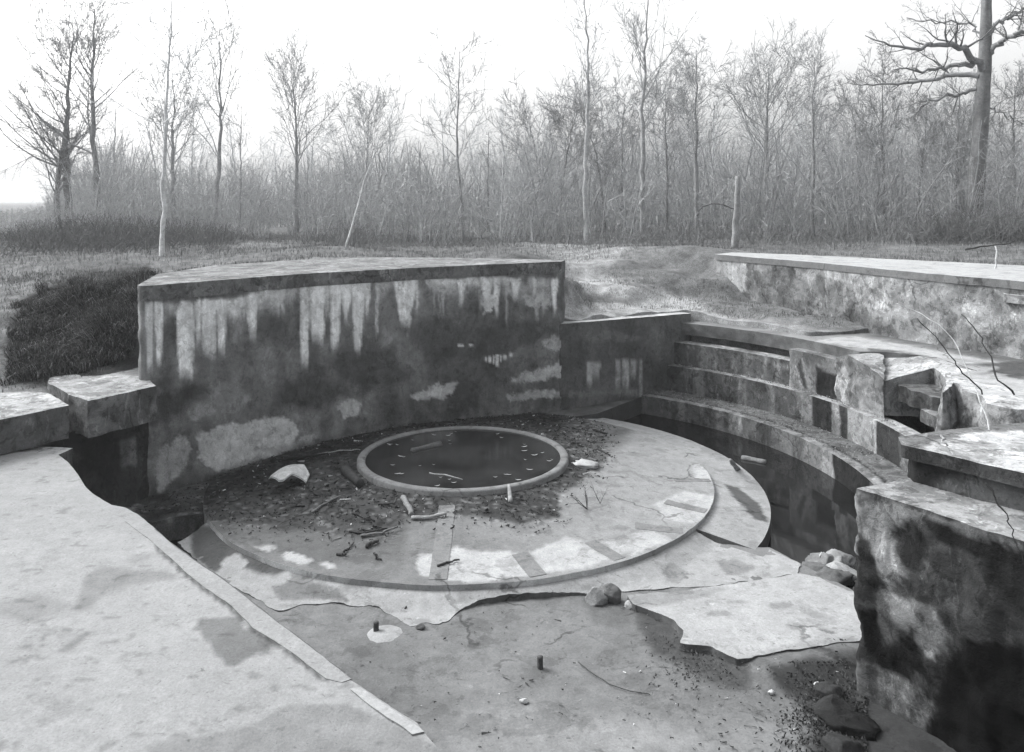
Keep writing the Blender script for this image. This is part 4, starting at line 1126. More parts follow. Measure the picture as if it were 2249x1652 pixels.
# floating leaves in the ring, one shared mesh
lm = None
for k in range(38):
    if k < 26:
        a = rng.uniform(0, 2 * math.pi); r = rng.uniform(1.25, 1.6)
    else:
        a = rng.uniform(0, 2 * math.pi); r = 1.4 * math.sqrt(rng.uniform(0, 1))
    loc = (C0[0] + r * math.cos(a), C0[1] + r * math.sin(a), -.03)
    if lm is None:
        u = np.linspace(0, 1, 6)
        w = .018 * np.sin(u * math.pi) ** .7 + .002
        V = np.vstack([np.column_stack([(u - .5) * .13, w, .004 + .012 * (u - .5) ** 2 * 4]), np.column_stack([(u - .5) * .13, -w, .004 + .012 * (u - .5) ** 2 * 4])])
        i = np.arange(5)
        o = mk('floating_leaf', V, [np.column_stack([i, i + 6, i + 7, i + 1])], M_LEAF, .32)
        lm = o
    else:
        o = lm.copy(); COL.objects.link(o)
    o.location = loc; o.rotation_euler = (0, 0, rng.uniform(-.5, .5)); s = rng.uniform(.4, 1.0); o.scale = (s, s, 1)
    tag(o, 'small pale leaf floating on the dark water in the ring', 'leaf', 'pale leaves floating in the ring')
stick('plank', 'grey board floating on the dark water inside the ring', 'plank', [at(905,991,-.03), at(968,976,-.03)], .055, .06, .1, K=5, wob=.0)
stick('twig', 'thin pale twig floating near the front of the pool', 'twig', [at(942,1039,-.03), at(985,1044,-.03), at(1015,1053,-.03)], .008, .005, .5, K=8)

# litter on the soil (nobody could count it)
def litter():
    rg = np.random.default_rng(12)
    n = 16000
    r = np.sqrt(rg.uniform(1.9 ** 2, 5.6 ** 2, n)); a = rg.uniform(0, 2 * math.pi, n)
    p = np.column_stack([C0[0] + r * np.cos(a), C0[1] + r * np.sin(a)])
    z = np.where(r < 4.3, cone_z(p[:, 0], p[:, 1]), soil_z(p[:, 0], p[:, 1]))
    V = proj(np.column_stack([p, z]))
    d = sdist(V, DIRT)
    keep = (rg.uniform(size=n) < sm(45, -25, d)) & ~((r > 4.3) & ~((a > math.radians(128)) & (a < math.radians(202))))
    p, z = p[keep], z[keep]; m = len(p)
    L = rg.uniform(.008, .032, m) * (1 + (rg.uniform(size=m) > .95) * 3); w = rg.uniform(.003, .010, m); th = rg.uniform(0, math.pi, m)
    c, s = np.cos(th), np.sin(th)
    quad = []
    for sx, sy in ((-1, -1), (1, -1), (1, 1), (-1, 1)):
        quad.append(np.column_stack([p[:, 0] + sx * L * c - sy * w * s, p[:, 1] + sx * L * s + sy * w * c, z + .012 + rg.uniform(-.008, .03, m)]))
    V = np.stack(quad, 1).reshape(-1, 3)
    t = np.repeat(np.where(rg.uniform(size=m) > .95, rg.uniform(.2, .45, m), rg.uniform(.02, .07, m)), 4)
    o = mk('leaf_litter', V, [np.arange(4 * m).reshape(-1, 4)], M_LEAF, t, smooth=False)
    tag(o, 'dead leaves and bits of twig scattered on the dark soil', 'litter', kind='stuff')
    # on the foreground floor
    m = 900
    px = rg.uniform(640, 1860, m); py = rg.uniform(1330, 1652, m)
    dens = .25 + .75 * sm(1350, 1800, px)
    k = (rg.uniform(size=m) < dens) & (py > 1330 + np.maximum(0, (1000 - px)) * .6)
    px, py = px[k], py[k]
    P = np.array([on_floor(x, y, .0) for x, y in zip(px, py)])
    m = len(P)
    L = rg.uniform(.005, .022, m) * (1 + (rg.uniform(size=m) > .93) * 2); w = rg.uniform(.002, .006, m); th = rg.normal(0, .6, m)
    c, s = np.cos(th), np.sin(th); quad = []
    for sx, sy in ((-1, -1), (1, -1), (1, 1), (-1, 1)):
        quad.append(np.column_stack([P[:, 0] + sx * L * c - sy * w * s, P[:, 1] + sx * L * s + sy * w * c, P[:, 2] + .008 + rg.uniform(-.004, .02, m)]))
    V = np.stack(quad, 1).reshape(-1, 3)
    t = np.repeat(np.where(rg.uniform(size=m) > .9, rg.uniform(.3, .5, m), rg.uniform(.03, .1, m)), 4)
    def chips(px, py, hf, lo, hi):
        P = np.array([hf(x, y) for x, y in zip(px, py)]); m = len(P)
        L = rg.uniform(.004, .016, m); w = rg.uniform(.002, .008, m); th = rg.uniform(0, 3.1, m); c, s = np.cos(th), np.sin(th); qd = []
        for sx, sy in ((-1, -1), (1, -1), (1, 1), (-1, 1)):
            qd.append(np.column_stack([P[:, 0] + sx * L * c - sy * w * s, P[:, 1] + sx * L * s + sy * w * c, P[:, 2] + .012 + rg.uniform(-.006, .03, m)]))
        return np.stack(qd, 1).reshape(-1, 3), np.repeat(rg.uniform(lo, hi, m), 4)
    m2 = 2200
    a, b = np.clip(rg.normal(1830, 55, m2), 1640, 1900), np.clip(rg.normal(1580, 60, m2), 1460, 1660)
    V2, t2 = chips(a, b, lambda x, y: on_floor(x, y, 0), .015, .07)
    a, b = rg.normal(1530, 60, 380), rg.normal(1445, 45, 380)
    V3, t3 = chips(a, b, lambda x, y: on_floor(x, y, 0), .03, .1)
    def on_ring(x, y):
        return np.array([x, y, -.29 if np.hypot(x - C0[0], y - C0[1]) < 7.8 else .345])
    aa = np.radians(rg.uniform(4, 54, 1400)); rr = np.where(rg.uniform(size=1400) > .35, rg.uniform(7.05, 7.78, 1400), rg.uniform(7.83, 8.02, 1400))
    V4, t4 = chips(C0[0] + rr * np.cos(aa), C0[1] + rr * np.sin(aa), on_ring, .03, .3)
    V = np.vstack([V, V2, V3, V4]); t = np.concatenate([t, t2, t3, t4]); m = len(V) // 4
    o = mk('floor_litter', V, [np.arange(4 * m).reshape(-1, 4)], M_LEAF, t, smooth=False)
    tag(o, 'crumbs of leaf and twig scattered on the foreground floor', 'litter', kind='stuff')
litter()

# bramble stems over the right-hand ledges
for lab, pts, r, tn in [
    ('pale thick bramble stem arching in front of the right parapet', [at_d(2185,985,8.9),at_d(2160,900,9.2),at_d(2105,760,9.6),at_d(2060,712,9.8),at_d(2010,682,10),at_d(1968,668,10)], .010, .42),
    ('dark bramble stem, upper of two leaning over the ledge', [at_d(2160,866,9.2),at_d(2100,800,9.4),at_d(2060,745,9.6),at_d(2015,700,9.8)], .009, .03),
    ('dark bramble stem, lower of two leaning over the ledge', [at_d(2230,868,9.0),at_d(2195,835,9.0),at_d(2175,785,9.2),at_d(2150,735,9.4),at_d(2110,690,9.6)], .011, .04),
    ('frayed root hanging over the face of the upper ledge at right', [at_d(2065,955,8.35),at_d(2085,985,8.2),at_d(2100,1010,8.1),at_d(2125,1030,8.0)], .012, .3),
    ('dark briar hanging down the face of the pier at the right edge', [at_d(2165,1060,7.3),at_d(2195,1105,7.15),at_d(2215,1150,7.0),at_d(2249,1235,6.8)], .008, .02)]:
    stick('bramble_stem', lab, 'bramble', pts, r, r * .5, tn, K=20, wob=.01, group='brambles at the right edge')

# ------------------------------------------------------------------ grass
def blades(name, label, px, py, n, h, w, tone, region, seed, lean=.5, kind='stuff', cat='grass', pale=2, view=None):
    rg = np.random.default_rng(seed)
    lo, hi = np.min(region, 0), np.max(region, 0)
    p = np.column_stack([rg.uniform(lo[0], hi[0], n), rg.uniform(lo[1], hi[1], n)])
    p = p[inpoly(p, region)]
    p = p[~inpoly(p, HOLE)]
    p = p[fbm(np.column_stack([p, p[:, 0] * 0]), 1.3, 3, seed) > rg.uniform(.2, .62, len(p))]
    if view is not None:
        q = proj(np.column_stack([p, ground_z(p[:, 0], p[:, 1])]))
        p = p[sdist(q, view) + (fbm(np.column_stack([p, p[:, 0] * 0]), 1.2, 4, 8, .65) - .5) * 130 < 0]
    m = len(p)
    z = ground_z(p[:, 0], p[:, 1])
    e = .12
    gx = (ground_z(p[:, 0] + e, p[:, 1]) - z) / e; gy = (ground_z(p[:, 0], p[:, 1] + e) - z) / e
    down = -np.column_stack([gx, gy]) * .55
    hh = h * rg.uniform(.4, 1.4, m)
    d = rg.normal(size=(m, 2)) * lean + down
    th = rg.uniform(0, math.pi, m); sx, sy = np.cos(th) * w, np.sin(th) * w
    B = np.column_stack([p, z - .02])
    up = np.column_stack([d * hh[:, None] * .45, hh * .7]); tip = np.column_stack([d * hh[:, None] * 1.2, hh * (.95 - .4 * np.minimum(np.linalg.norm(d, axis=1), 1.5))])
    S = np.column_stack([sx, sy, sx * 0])
    V = np.stack([B - S, B + S, B + up + S * .7, B + up - S * .7, B + tip], 1).reshape(-1, 3)
    k = np.arange(m) * 5
    t = np.repeat(np.where(rg.uniform(size=m) > pale, tone * 5, tone) * rg.uniform(.5, 1.6, m), 5)
    o = mk(name, V, [np.column_stack([k, k + 1, k + 2, k + 3]), np.column_stack([k + 3, k + 2, k + 4])], M_GRASS, t)
    tag(o, label, cat, kind=kind)
bank = [(-10.5,16.0),(-10.2,14.2),(-8.6,13.6),(-7.2,14.4),(-6.75,15.2),(-6.8,17.2),(-8.2,18.2),(-10.4,19.4),(-11.5,18)]
blades('bank_grass', 'dark matted grass hanging over the earth bank left of the parapet', 0, 0, 130000, .2, .0045, .04, bank, 3, lean=.55, pale=.9, view=[(15,760),(40,690),(90,650),(150,625),(240,605),(330,600),(330,800),(240,840),(100,862),(20,862)])  # tone joins dark grass with the shading of the bank
blades('pale_grass', 'short pale grass on the ground sloping down left of the dark bank', 0, 0, 26000, .09, .005, .10, [(-14,12),(-8.8,12.8),(-7,14),(-6.8,18.6),(-10,22),(-16,22)], 9, lean=.5)
blades('dry_grass', 'short dry grass covering the ground behind the parapet', 0, 0, 130000, .13, .006, .14, [(-18,21),(-12,19),(-6.6,18.6),(-4,20.8),(1.0,21.5),(2.4,25.5),(6.5,26),(10,24.3),(14,21),(22,28),(26,40),(-26,40)], 5, lean=.4)
blades('edge_grass', 'thin grass tufts by the path and terrace edge', 0, 0, 9000, .10, .005, .09, [(1.4,20.2),(4,21.9),(6,20.6),(7.6,19.3),(8.3,19.8),(5.8,23.8),(3,24.5),(1.2,22.5)], 6, lean=.5)

# ------------------------------------------------------------------ trees
def tree(label, pts, depth, w, n1, L1, ang=(30, 60), up=.06, t0=.3, dens=1.0, tone=.17, name='bare_tree', seed=1, cat='tree', group='bare trees along the wood edge', toptaper=.15, n2=7, n3=5, forks=0):
    rg = np.random.default_rng(seed + 500)
    ctrl = np.array([at_d(x, y, depth) for x, y in pts])
    gz = float(ground_z(ctrl[:1, 0], ctrl[:1, 1])[0])
    ctrl[0, 2] = gz - .15
    K = 22
    s = np.concatenate([[0], np.cumsum(np.linalg.norm(np.diff(ctrl, axis=0), axis=1))]); s /= s[-1]
    u = np.linspace(0, 1, K)
    P = np.column_stack([np.interp(u, s, ctrl[:, k]) for k in range(3)])
    for _ in range(2): P[1:-1] = (P[:-2] + 2 * P[1:-1] + P[2:]) / 4
    H = np.linalg.norm(ctrl[-1] - ctrl[0])
    P[1:-1] += rg.normal(size=(K - 2, 3)) * H * .003
    rb = w / 2 / F_PX * depth
    R = rb * (1 - (1 - toptaper) * u ** 1.1); R[0] *= 1.35; R[1] *= 1.1
    t = thing(name, label, cat, (P[0][0], P[0][1], gz), group)
    V, q = tubes(P[None], R[None], 7)
    V += (fbm(V * np.array([1, 1, .3]), 6, 2, seed)[:, None] - .5) * rb * .35
    tone *= 1.4  # paler bark imitates haze in front of the wood
    mk('trunk', V, [q], M_BARK, tone * (.85 + .3 * fbm(V, 1.5, 3, seed)), t)
    L = L1 / F_PX * depth
    Q1, R1, l1 = spawn(P[None], R[None], int(n1 * 1.3), t0, .99, L * 1.75, ang, up, 11, .075, .33, rg, short=.5, rmin=.012)
    Q2, R2, l2 = spawn(Q1, R1, max(3, int((n2 + 1) * dens)), .15, .99, l1 * .5, (20, 60), .045, 6, .11, .5, rg, rmin=.012)
    Q3, R3, l3 = spawn(Q2, R2, max(3, int((n3 + 1) * dens)), .12, .99, l2 * .55, (20, 60), .04, 4, .13, .6, rg, rmin=.010)
    Q4, R4, _ = spawn(Q3, R3, 2, .15, .99, l3 * .6, (25, 65), .03, 3, .14, .7, rg, rmin=.0045)
    V, q = merge([tubes(Q1, R1, 4), tubes(Q2, R2, 3), ribbons(Q3, R3, rg), ribbons(Q4, R4, rg)])
    tone *= 1.5  # crown lightened further to offset its backlit darkness
    mk('crown', V, [q], M_BARK, tone * .9, t)
    return t

T = [
 dict(label='leaning tree with dense twigs, leftmost in the left corner group', pts=[(128,478),(125,420),(135,330),(150,250)], depth=42, w=15, n1=20, L1=70, tone=.13, t0=.3),
 dict(label='thick dark trunk tree with many twigs, second from left in the corner group', pts=[(152,480),(148,400),(146,300),(150,190),(160,90)], depth=42, w=18, n1=30, L1=120, tone=.12, t0=.3, ang=(40, 80)),
 dict(label='tallest tree of the left corner group, trunk forking high up', pts=[(222,490),(210,380),(202,250),(203,150),(206,20)], depth=40, w=16, n1=26, L1=120, tone=.14, t0=.35, ang=(25, 65)),
 dict(label='slender pale trunk standing nearest, in front of the left trees', pts=[(357,562),(358,470),(362,330),(368,200),(374,90),(378,-10)], depth=25, w=12, n1=16, L1=115, tone=.34, t0=.45, ang=(35, 75), dens=.55),
 dict(label='forked tree standing just behind the slender pale trunk', pts=[(379,500),(380,400),(378,310),(383,240),(380,175)], depth=38, w=12, n1=16, L1=120, tone=.2, t0=.35, ang=(30, 60)),
 dict(label='tall tree with long upswept boughs right of the pale trunk', pts=[(470,505),(478,400),(486,290),(484,200),(482,90)], depth=38, w=12, n1=16, L1=150, tone=.2, t0=.4, ang=(15, 40), up=.05, dens=.7),
 dict(label='very thin straight sapling between the upswept tree and the broad clump', pts=[(528,505),(528,400),(530,235)], depth=42, w=5, n1=16, L1=60, tone=.2, t0=.3, dens=.6),
 dict(label='broad fan-shaped tree with several stems left of the gap in the wood', pts=[(650,505),(650,430),(652,370),(650,280),(645,190)], depth=42, w=12, n1=22, L1=130, tone=.18, t0=.4, ang=(15, 45), up=.05),
 dict(label='leafless round-topped tree right of the broad fan-shaped tree', pts=[(802,505),(803,420),(806,330),(812,240)], depth=46, w=6, n1=22, L1=110, tone=.2, t0=.3, ang=(20, 50)),
 dict(label='crooked tree alone against the sky over the middle of the parapet', pts=[(1018,525),(1012,440),(1006,350),(1003,280),(1008,200),(1008,110)], depth=38, w=8, n1=18, L1=95, tone=.17, t0=.42, ang=(35, 75), dens=.8),
 dict(label='thin bare snag with short broken twigs, like a pole', pts=[(1072,505),(1072,400),(1073,290)], depth=44, w=6, n1=10, L1=16, tone=.14, t0=.6, ang=(60, 100), dens=.4, name='dead_snag'),
 dict(label='left stem tree of the twiggy thicket left of the tall pair', pts=[(1195,500),(1185,400),(1170,300),(1160,255)], depth=44, w=5, n1=18, L1=95, tone=.15, t0=.35),
 dict(label='middle tree of the twiggy thicket with spreading fan top', pts=[(1228,500),(1235,400),(1250,320),(1262,240)], depth=44, w=6, n1=22, L1=105, tone=.14, t0=.3),
 dict(label='dark leaning tree in the thicket just left of the tall fork', pts=[(1330,505),(1320,400),(1305,320),(1280,265)], depth=44, w=6, n1=18, L1=95, tone=.13, t0=.35),
 dict(label='tall pale-footed tree forking into two high stems, centre right', pts=[(1290,532),(1284,450),(1288,300),(1292,200),(1290,100),(1282,-15)], depth=34, w=12, n1=16, L1=105, tone=.24, t0=.5, ang=(20, 55), dens=.7),
 dict(label='slim tree between the two tall ones at centre right', pts=[(1366,505),(1366,400),(1366,300),(1372,215)], depth=42, w=6, n1=18, L1=70, tone=.16, t0=.3),
 dict(label='tallest straight tree with upswept branches, centre right', pts=[(1410,525),(1410,400),(1413,250),(1418,120),(1424,-20)], depth=36, w=13, n1=24, L1=110, tone=.2, t0=.4, ang=(20, 50), dens=.8),
 dict(label='dense twiggy tree just right of the tallest straight tree', pts=[(1465,505),(1465,400),(1462,300),(1462,205)], depth=44, w=7, n1=26, L1=95, tone=.14, t0=.3),
 dict(label='spire-like tree with evenly spaced side branches', pts=[(1532,505),(1530,400),(1528,280),(1530,110)], depth=38, w=11, n1=24, L1=85, tone=.18, t0=.4, ang=(35, 65)),
 dict(label='round-crowned pale tree left of the sawn-off post tree', pts=[(1682,500),(1683,400),(1683,310),(1686,230),(1688,150)], depth=38, w=13, n1=28, L1=125, tone=.19, t0=.4, ang=(25, 60)),
 dict(label='narrow tree with a bare tip right of the round-crowned one', pts=[(1785,505),(1786,400),(1786,300),(1787,200),(1790,125)], depth=40, w=9, n1=24, L1=85, tone=.17, t0=.3),
 dict(label='dark many-stemmed tree below the long boughs, left of three', pts=[(1885,510),(1888,400),(1880,300),(1870,230)], depth=42, w=7, n1=20, L1=85, tone=.14, t0=.3),
 dict(label='straight dark tree under the tips of the long boughs', pts=[(1945,510),(1940,400),(1938,280),(1940,170)], depth=42, w=9, n1=24, L1=90, tone=.13, t0=.3),
 dict(label='slanting dark tree between the straight dark one and the big trunk', pts=[(2010,515),(2020,400),(2032,300),(2035,235)], depth=42, w=8, n1=20, L1=85, tone=.13, t0=.3),
 dict(label='slim tree close on the left of the big trunk', pts=[(2098,515),(2100,400),(2104,300),(2108,190)], depth=40, w=11, n1=20, L1=85, tone=.15, t0=.35),
 dict(label='twiggy tree at the right edge behind the big trunk', pts=[(2230,515),(2228,400),(2226,280),(2228,190)], depth=40, w=9, n1=26, L1=100, tone=.15, t0=.3),
]
for k, d in enumerate(T): tree(seed=k, **d)

# big old tree at right: trunk, each bough of its own, fine twigs
def big_tree():
    D = 36
    t = thing('old_tree', 'big old thick-trunked tree with long drooping boughs at the right edge', 'tree', at_d(2140, 520, D))
    rg = np.random.default_rng(77)
    def poly(pts, K, dz=0):
        c = np.array([at_d(x, y, D + d) for x, y, d in pts])
        s = np.concatenate([[0], np.cumsum(np.linalg.norm(np.diff(c, axis=0), axis=1))]); s /= s[-1]; u = np.linspace(0, 1, K)
        P = np.column_stack([np.interp(u, s, c[:, k]) for k in range(3)])
        for _ in range(2): P[1:-1] = (P[:-2] + 2 * P[1:-1] + P[2:]) / 4
        return P
    P = poly([(2138,540,0),(2143,440,0),(2150,330,0),(2158,220,0),(2164,120,0),(2166,40,0),(2168,-60,0)], 26)
    u = np.linspace(0, 1, 26)
    R = np.interp(u, [0, .15, .5, .75, 1], [20, 17, 15.5, 13, 9]) / F_PX * D
    V, q = tubes(P[None], R[None], 12)
    V += (fbm(V * np.array([1, 1, .25]), 6, 4, 3, .65)[:, None] - .5) * .2
    mk('trunk', V, [q], M_BARK, .15 * (.4 + 1.2 * fbm(V * np.array([9, 9, .6]), 2, 3, 3)), t)
    boughs = [([(2158,158,0),(2140,125,-.6),(2105,95,-1.2),(2080,88,-1.6),(2045,100,-2),(2005,112,-2.3),(1960,100,-2.6),(1905,78,-3)], 12, 1.2),
              ([(2154,138,0),(2100,138,-.5),(2065,150,-1),(2020,163,-1.4),(1985,150,-1.6),(1950,158,-1.9)], 9, 1),
              ([(2150,168,0),(2100,165,.5),(2060,172,.8),(2010,180,1.2),(1960,180,1.5),(1900,188,1.8),(1858,180,2)], 9, .8),
              ([(2146,195,0),(2110,205,.4),(2075,212,.6),(2040,222,.8),(2010,245,1)], 6, 2),
              ([(2168,100,0),(2150,62,.5),(2110,50,.8),(2050,48,1.2),(1990,42,1.6)], 4.5, 1.5),
              ([(2170,122,0),(2200,90,-.5),(2235,72,-1),(2290,62,-1.5)], 9, 5), ([(2172,75,0),(2205,45,.5),(2260,15,1)], 7, 3), ([(2162,230,0),(2200,250,.6),(2249,275,1)], 3, 1.5)]
    tw = []
    for pts, w0, w1 in boughs:
        B = poly(pts, 18); B[1:] += rg.normal(size=(17, 3)) * .06
        RR = np.linspace(w0, w1, 18) / 2 / F_PX * D * 1.45
        V, q = tubes(B[None], RR[None], 7)
        mk('bough', V, [q], M_BARK, .22 * (.7 + .6 * fbm(V, 5, 3, 2)), t)
        Q1, R1, l1 = spawn(B[None], RR[None], 16, .2, .99, 1.7, (25, 75), .03, 8, .16, .45, rg, rmin=.01)
        Q2, R2, l2 = spawn(Q1, R1, 5, .2, .97, l1 * .5, (25, 65), .03, 5, .16, .55, rg, rmin=.006)
        Q3, R3, _ = spawn(Q2, R2, 6, .2, .97, l2 * .6, (25, 65), .03, 4, .16, .6, rg, rmin=.006)
        tw += [tubes(Q1, R1, 4), tubes(Q2, R2, 3), ribbons(Q3, R3, rg)]
    V, q = merge(tw)
    mk('twigs', V, [q], M_BARK, .14, t)
big_tree()
LM = [(206, 'tallest left-corner tree'), (378, 'slender pale trunk'), (485, 'upswept tree'), (650, 'fan-shaped tree'), (812, 'round-topped tree'), (1008, 'crooked tree'), (1150, 'twiggy thicket'),
      (1290, 'tall forked tree'), (1412, 'tallest straight tree'), (1530, 'spire-like tree'), (1684, 'round-crowned tree'), (1787, 'bare-tipped narrow tree'), (1940, 'straight dark tree'), (2120, 'big old trunk')]
for k in range(2 * len(LM)):
    lx, nm = LM[k // 2]; sd_ = -1 if k % 2 == 0 else 1
    x = lx + sd_ * rng.uniform(26, 44)
    if k == 0: continue
    yt = float(np.interp(x, [250, 700, 1000, 1300, 2249], [255, 285, 275, 215, 190])) + rng.uniform(-25, 45)
    tree('faint slender tree far back in the wood, just %s of the %s' % ('left' if sd_ < 0 else 'right', nm), [(x, 490), (x + rng.uniform(-10, 10), 380), (x + rng.uniform(-18, 18), yt)], rng.uniform(52, 72), rng.uniform(5, 9), 14, 70, tone=.3, t0=.3, ang=(20, 60), dens=.7, seed=200 + k, group='faint trees farther back in the wood')  # light tone paints in the haze of distance

# sawn-off post tree, leaning birch and broken sapling
def pole(name, label, cat, pts, depth, w0, w1, tone, seed, twigs=0):
    rg = np.random.default_rng(seed)
    c = np.array([at_d(x, y, depth) for x, y in pts])
    c[0, 2] = float(ground_z(c[:1, 0], c[:1, 1])[0]) - .1
    P = path3(c, 14, .01, rg)
    R = np.linspace(w0, w1, 14) / 2 / F_PX * depth
    t = thing(name, label, cat, P[0])
    V, q, tri = capped_tube(P, R, 9)
    V[:, :2] += (fbm(V * np.array([1, 1, .4]), 6, 3, seed)[:, None] - .5) * R[0] * .6
    mk('trunk', V, [q, tri], M_BARK, tone * (.8 + .4 * fbm(V, 3, 3, seed)), t)
    if twigs:
        Q1, R1, l1 = spawn(P[None], R[None], twigs, .3, .95, .55, (30, 70), .03, 7, .15, .4, rg, rmin=.006)
        Q2, R2, _ = spawn(Q1, R1, 5, .2, .95, l1 * .4, (30, 70), 0, 4, .15, .5, rg, rmin=.005)
        V, q = merge([tubes(Q1, R1, 4), tubes(Q2, R2, 3)])
        tag(mk('twigs', V, [q], M_BARK, .25, t), kind='stuff')
pole('tree_stump', 'tall pale sawn-off trunk like a post beside the right parapet', 'stump', [(1613,535),(1617,470),(1622,388)], 29, 15, 11, .24, 5, 0)
pole('leaning_birch', 'thin white birch sapling leaning right behind the parapet', 'sapling', [(756,556),(778,480),(800,400),(822,340),(835,300)], 26, 5, 2, .5, 6, 5)
pole('broken_sapling', 'thin pale broken sapling standing right of the snag', 'sapling', [(1098,508),(1104,430),(1106,345)], 36, 5, 3, .4, 7, 3)
pole('blemish_stem', 'short white blemish at the right edge above the parapet, built as a stem', 'stem', [(2184,578),(2187,560),(2188,540)], 19, 6, 3, .45, 8, 0)  # white blemish modelled as a short stem

# bowed dead branch at the sawn-off trunk
stick('dead_branch', 'dark bowed dead branch arching left of the sawn-off trunk', 'branch', [at_d(1530,475,29),at_d(1540,455,29),at_d(1565,447,29),at_d(1590,450,29),at_d(1612,460,29)], .022, .02, .1, K=16, wob=.02)
stick('dead_branch', 'dark fallen branch lying on the ground above the right parapet', 'branch', [at_d(2120,548,21),at_d(2170,540,21),at_d(2230,532,21)], .03, .012, .05, K=14, wob=.02)

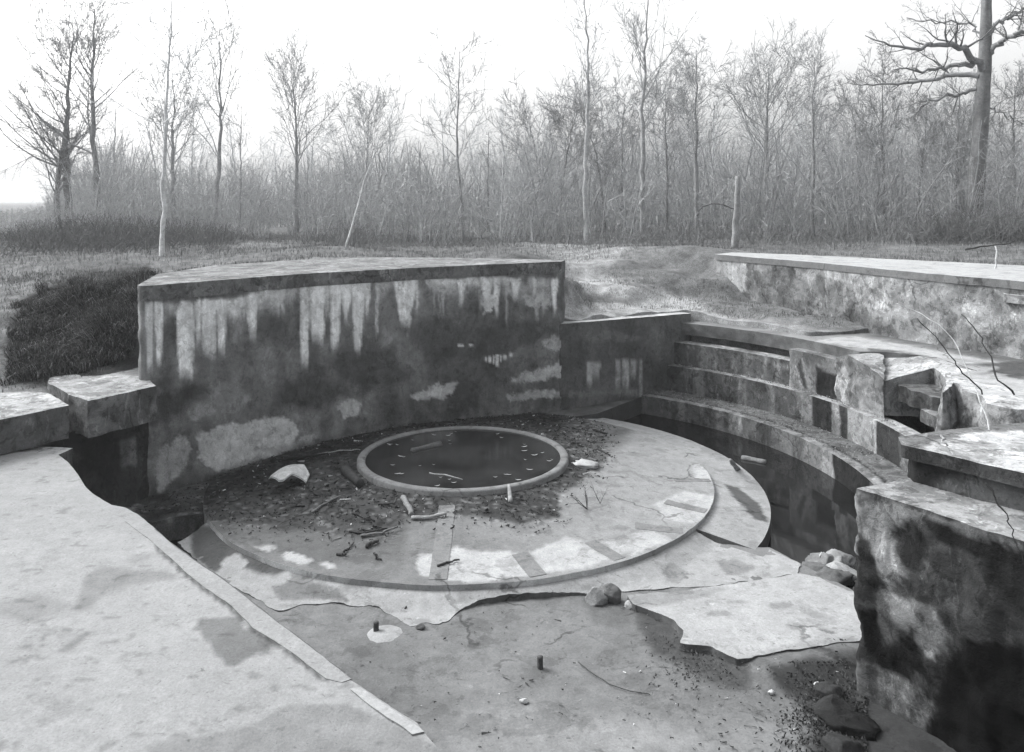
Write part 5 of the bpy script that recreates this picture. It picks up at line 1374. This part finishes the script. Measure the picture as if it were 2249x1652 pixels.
# the undergrowth of the wood: thousands of stems, one mass
def thicket():
    rg = np.random.default_rng(21)
    prof_x = [-200, 0, 90, 130, 250, 330, 400, 520, 600, 680, 750, 850, 950, 1050, 1150, 1250, 1350, 1450, 1550, 1650, 1800, 1950, 2050, 2150, 2249, 2500]
    prof_y = [455, 458, 455, 395, 280, 345, 355, 355, 362, 350, 330, 318, 330, 335, 308, 285, 290, 280, 295, 295, 270, 250, 245, 275, 285, 285]
    n = 9600
    px = rg.uniform(-150, 2420, n); d = rg.uniform(34, 85, n)
    clump = fbm(np.column_stack([px * .012, d * .09, px * 0]), 1, 3, 5)
    k = clump > rg.uniform(.22, .6, n); px, d, clump = px[k], d[k], clump[k]; n = len(px)
    top = np.interp(px, prof_x, prof_y)
    base = HY + (EYE - 2.9) / d * F_PX
    fr = np.where(rg.uniform(size=n) > .55, rg.uniform(.7, 1.15, n), rg.uniform(.25, .85, n)) * (.75 + .5 * clump)
    hpx = np.maximum((base - top) * fr, 12)
    H = hpx / F_PX * d
    x = (px - CX) / F_PX * d
    z = ground_z(x, d)
    K = 7
    P = np.zeros((n, K, 3)); P[:, 0] = np.column_stack([x, d, z - .1])
    dr = np.column_stack([rg.normal(0, .17, n), rg.normal(0, .15, n), np.ones(n)])
    for k in range(1, K):
        dr = dr + rg.normal(size=(n, 3)) * .10; dr[:, 2] = np.maximum(dr[:, 2], .55); dr /= np.linalg.norm(dr, axis=1, keepdims=True)
        P[:, k] = P[:, k - 1] + dr * (H / (K - 1))[:, None]
    rb = rg.uniform(.012, .05, n) * np.clip(H / 4, .4, 1.4)
    R = rb[:, None] * np.linspace(1, .25, K)[None]
    Q, R1, l1 = spawn(P, R, 8, .15, .99, H * .36, (25, 70), .045, 5, .16, .5, rg, rmin=.008)
    Q2, R2, l2 = spawn(Q, R1, 5, .15, .97, l1 * .5, (25, 75), .03, 3, .18, .6, rg, rmin=.007)
    parts = [tubes(P, R, 3), ribbons(Q, R1, rg), ribbons(Q2, R2, rg)]
    V, q = merge(parts)
    t = .36 + .16 * (fbm(V, .35, 2, 4) - .5)  # stems paled in place of thicker haze
    o = mk('thicket', V, [q], M_BARK, t)
    tag(o, 'grey leafless undergrowth of the wood, thousands of thin stems', 'thicket', kind='stuff')
    # low dark brush along the foot of the wood
    n = 16000
    px = rg.uniform(-60, 2380, n)
    d = rg.uniform(29, 40, n)
    dn = np.interp(px, [-60, 60, 200, 480, 560, 700, 730, 800, 860, 1250, 1400, 1500, 1600, 1900, 2050, 2249], [.35, .9, 1, .8, .35, .4, .8, .8, .35, .35, .5, .8, .6, .5, 1, 1])
    hh = np.interp(px, [-60, 60, 200, 480, 560, 720, 760, 800, 860, 1250, 1400, 1500, 1600, 1900, 2050, 2249], [.4, 1.0, 1.5, 1.0, .45, .5, 1.3, 1.0, .5, .6, .8, 1.1, .9, .8, 1.6, 1.7])
    k = rg.uniform(size=n) < dn
    px, d, hh = px[k], d[k], hh[k]; n = len(px)
    d = np.where((px < 520), d - 4 * rg.uniform(0, 1, n), d)
    x = (px - CX) / F_PX * d; z = ground_z(x, d); H = hh * rg.uniform(.3, 1.0, n)
    K = 4
    P = np.zeros((n, K, 3)); P[:, 0] = np.column_stack([x, d, z - .05])
    dr = np.column_stack([rg.normal(0, .5, n), rg.normal(0, .4, n), np.ones(n)]); dr /= np.linalg.norm(dr, axis=1, keepdims=True)
    for k in range(1, K):
        dr = dr + rg.normal(size=(n, 3)) * .22 - np.array([0, 0, .05]); dr /= np.linalg.norm(dr, axis=1, keepdims=True)
        P[:, k] = P[:, k - 1] + dr * (H / (K - 1))[:, None]
    R = np.full((n, K), .010) * np.linspace(1, .5, K)
    Q, R1, _ = spawn(P, R, 4, .1, .95, H * .4, (25, 80), 0, 3, .2, .8, rg, rmin=.006)
    V, q = merge([ribbons(P, R, rg), ribbons(Q, R1, rg)])
    dark = np.interp(V[:, 0] / V[:, 1] * F_PX + CX, [0, 480, 560, 2000, 2060], [.12, .13, .17, .17, .12])
    o = mk('brushwood', V, [q], M_BARK, dark)
    tag(o, 'low tangled dark brush along the foot of the wood', 'brush', kind='stuff')
thicket()

# ------------------------------------------------------------------ air
HAZE = .0008
if HAZE:
    m = bpy.data.materials.new('haze'); m.use_nodes = True
    n, l = m.node_tree.nodes, m.node_tree.links
    n.remove(n['Principled BSDF'])
    pv = n.new('ShaderNodeVolumePrincipled')
    pv.inputs['Color'].default_value = (.97, .985, 1, 1); pv.inputs['Density'].default_value = HAZE
    pv.inputs['Anisotropy'].default_value = .3
    l.new(pv.outputs[0], n['Material Output'].inputs['Volume'])
    a, b, z0, z1 = 950, 950, -2.8, 22
    V = np.array([(sx * a, sy * b, z) for z in (z0, z1) for sx, sy in ((-1, -1), (1, -1), (1, 1), (-1, 1))])
    o = mk('haze', V, [np.array([(0, 3, 2, 1), (4, 5, 6, 7), (0, 1, 5, 4), (1, 2, 6, 5), (2, 3, 7, 6), (3, 0, 4, 7)])], m, smooth=False)
    tag(o, kind='stuff')
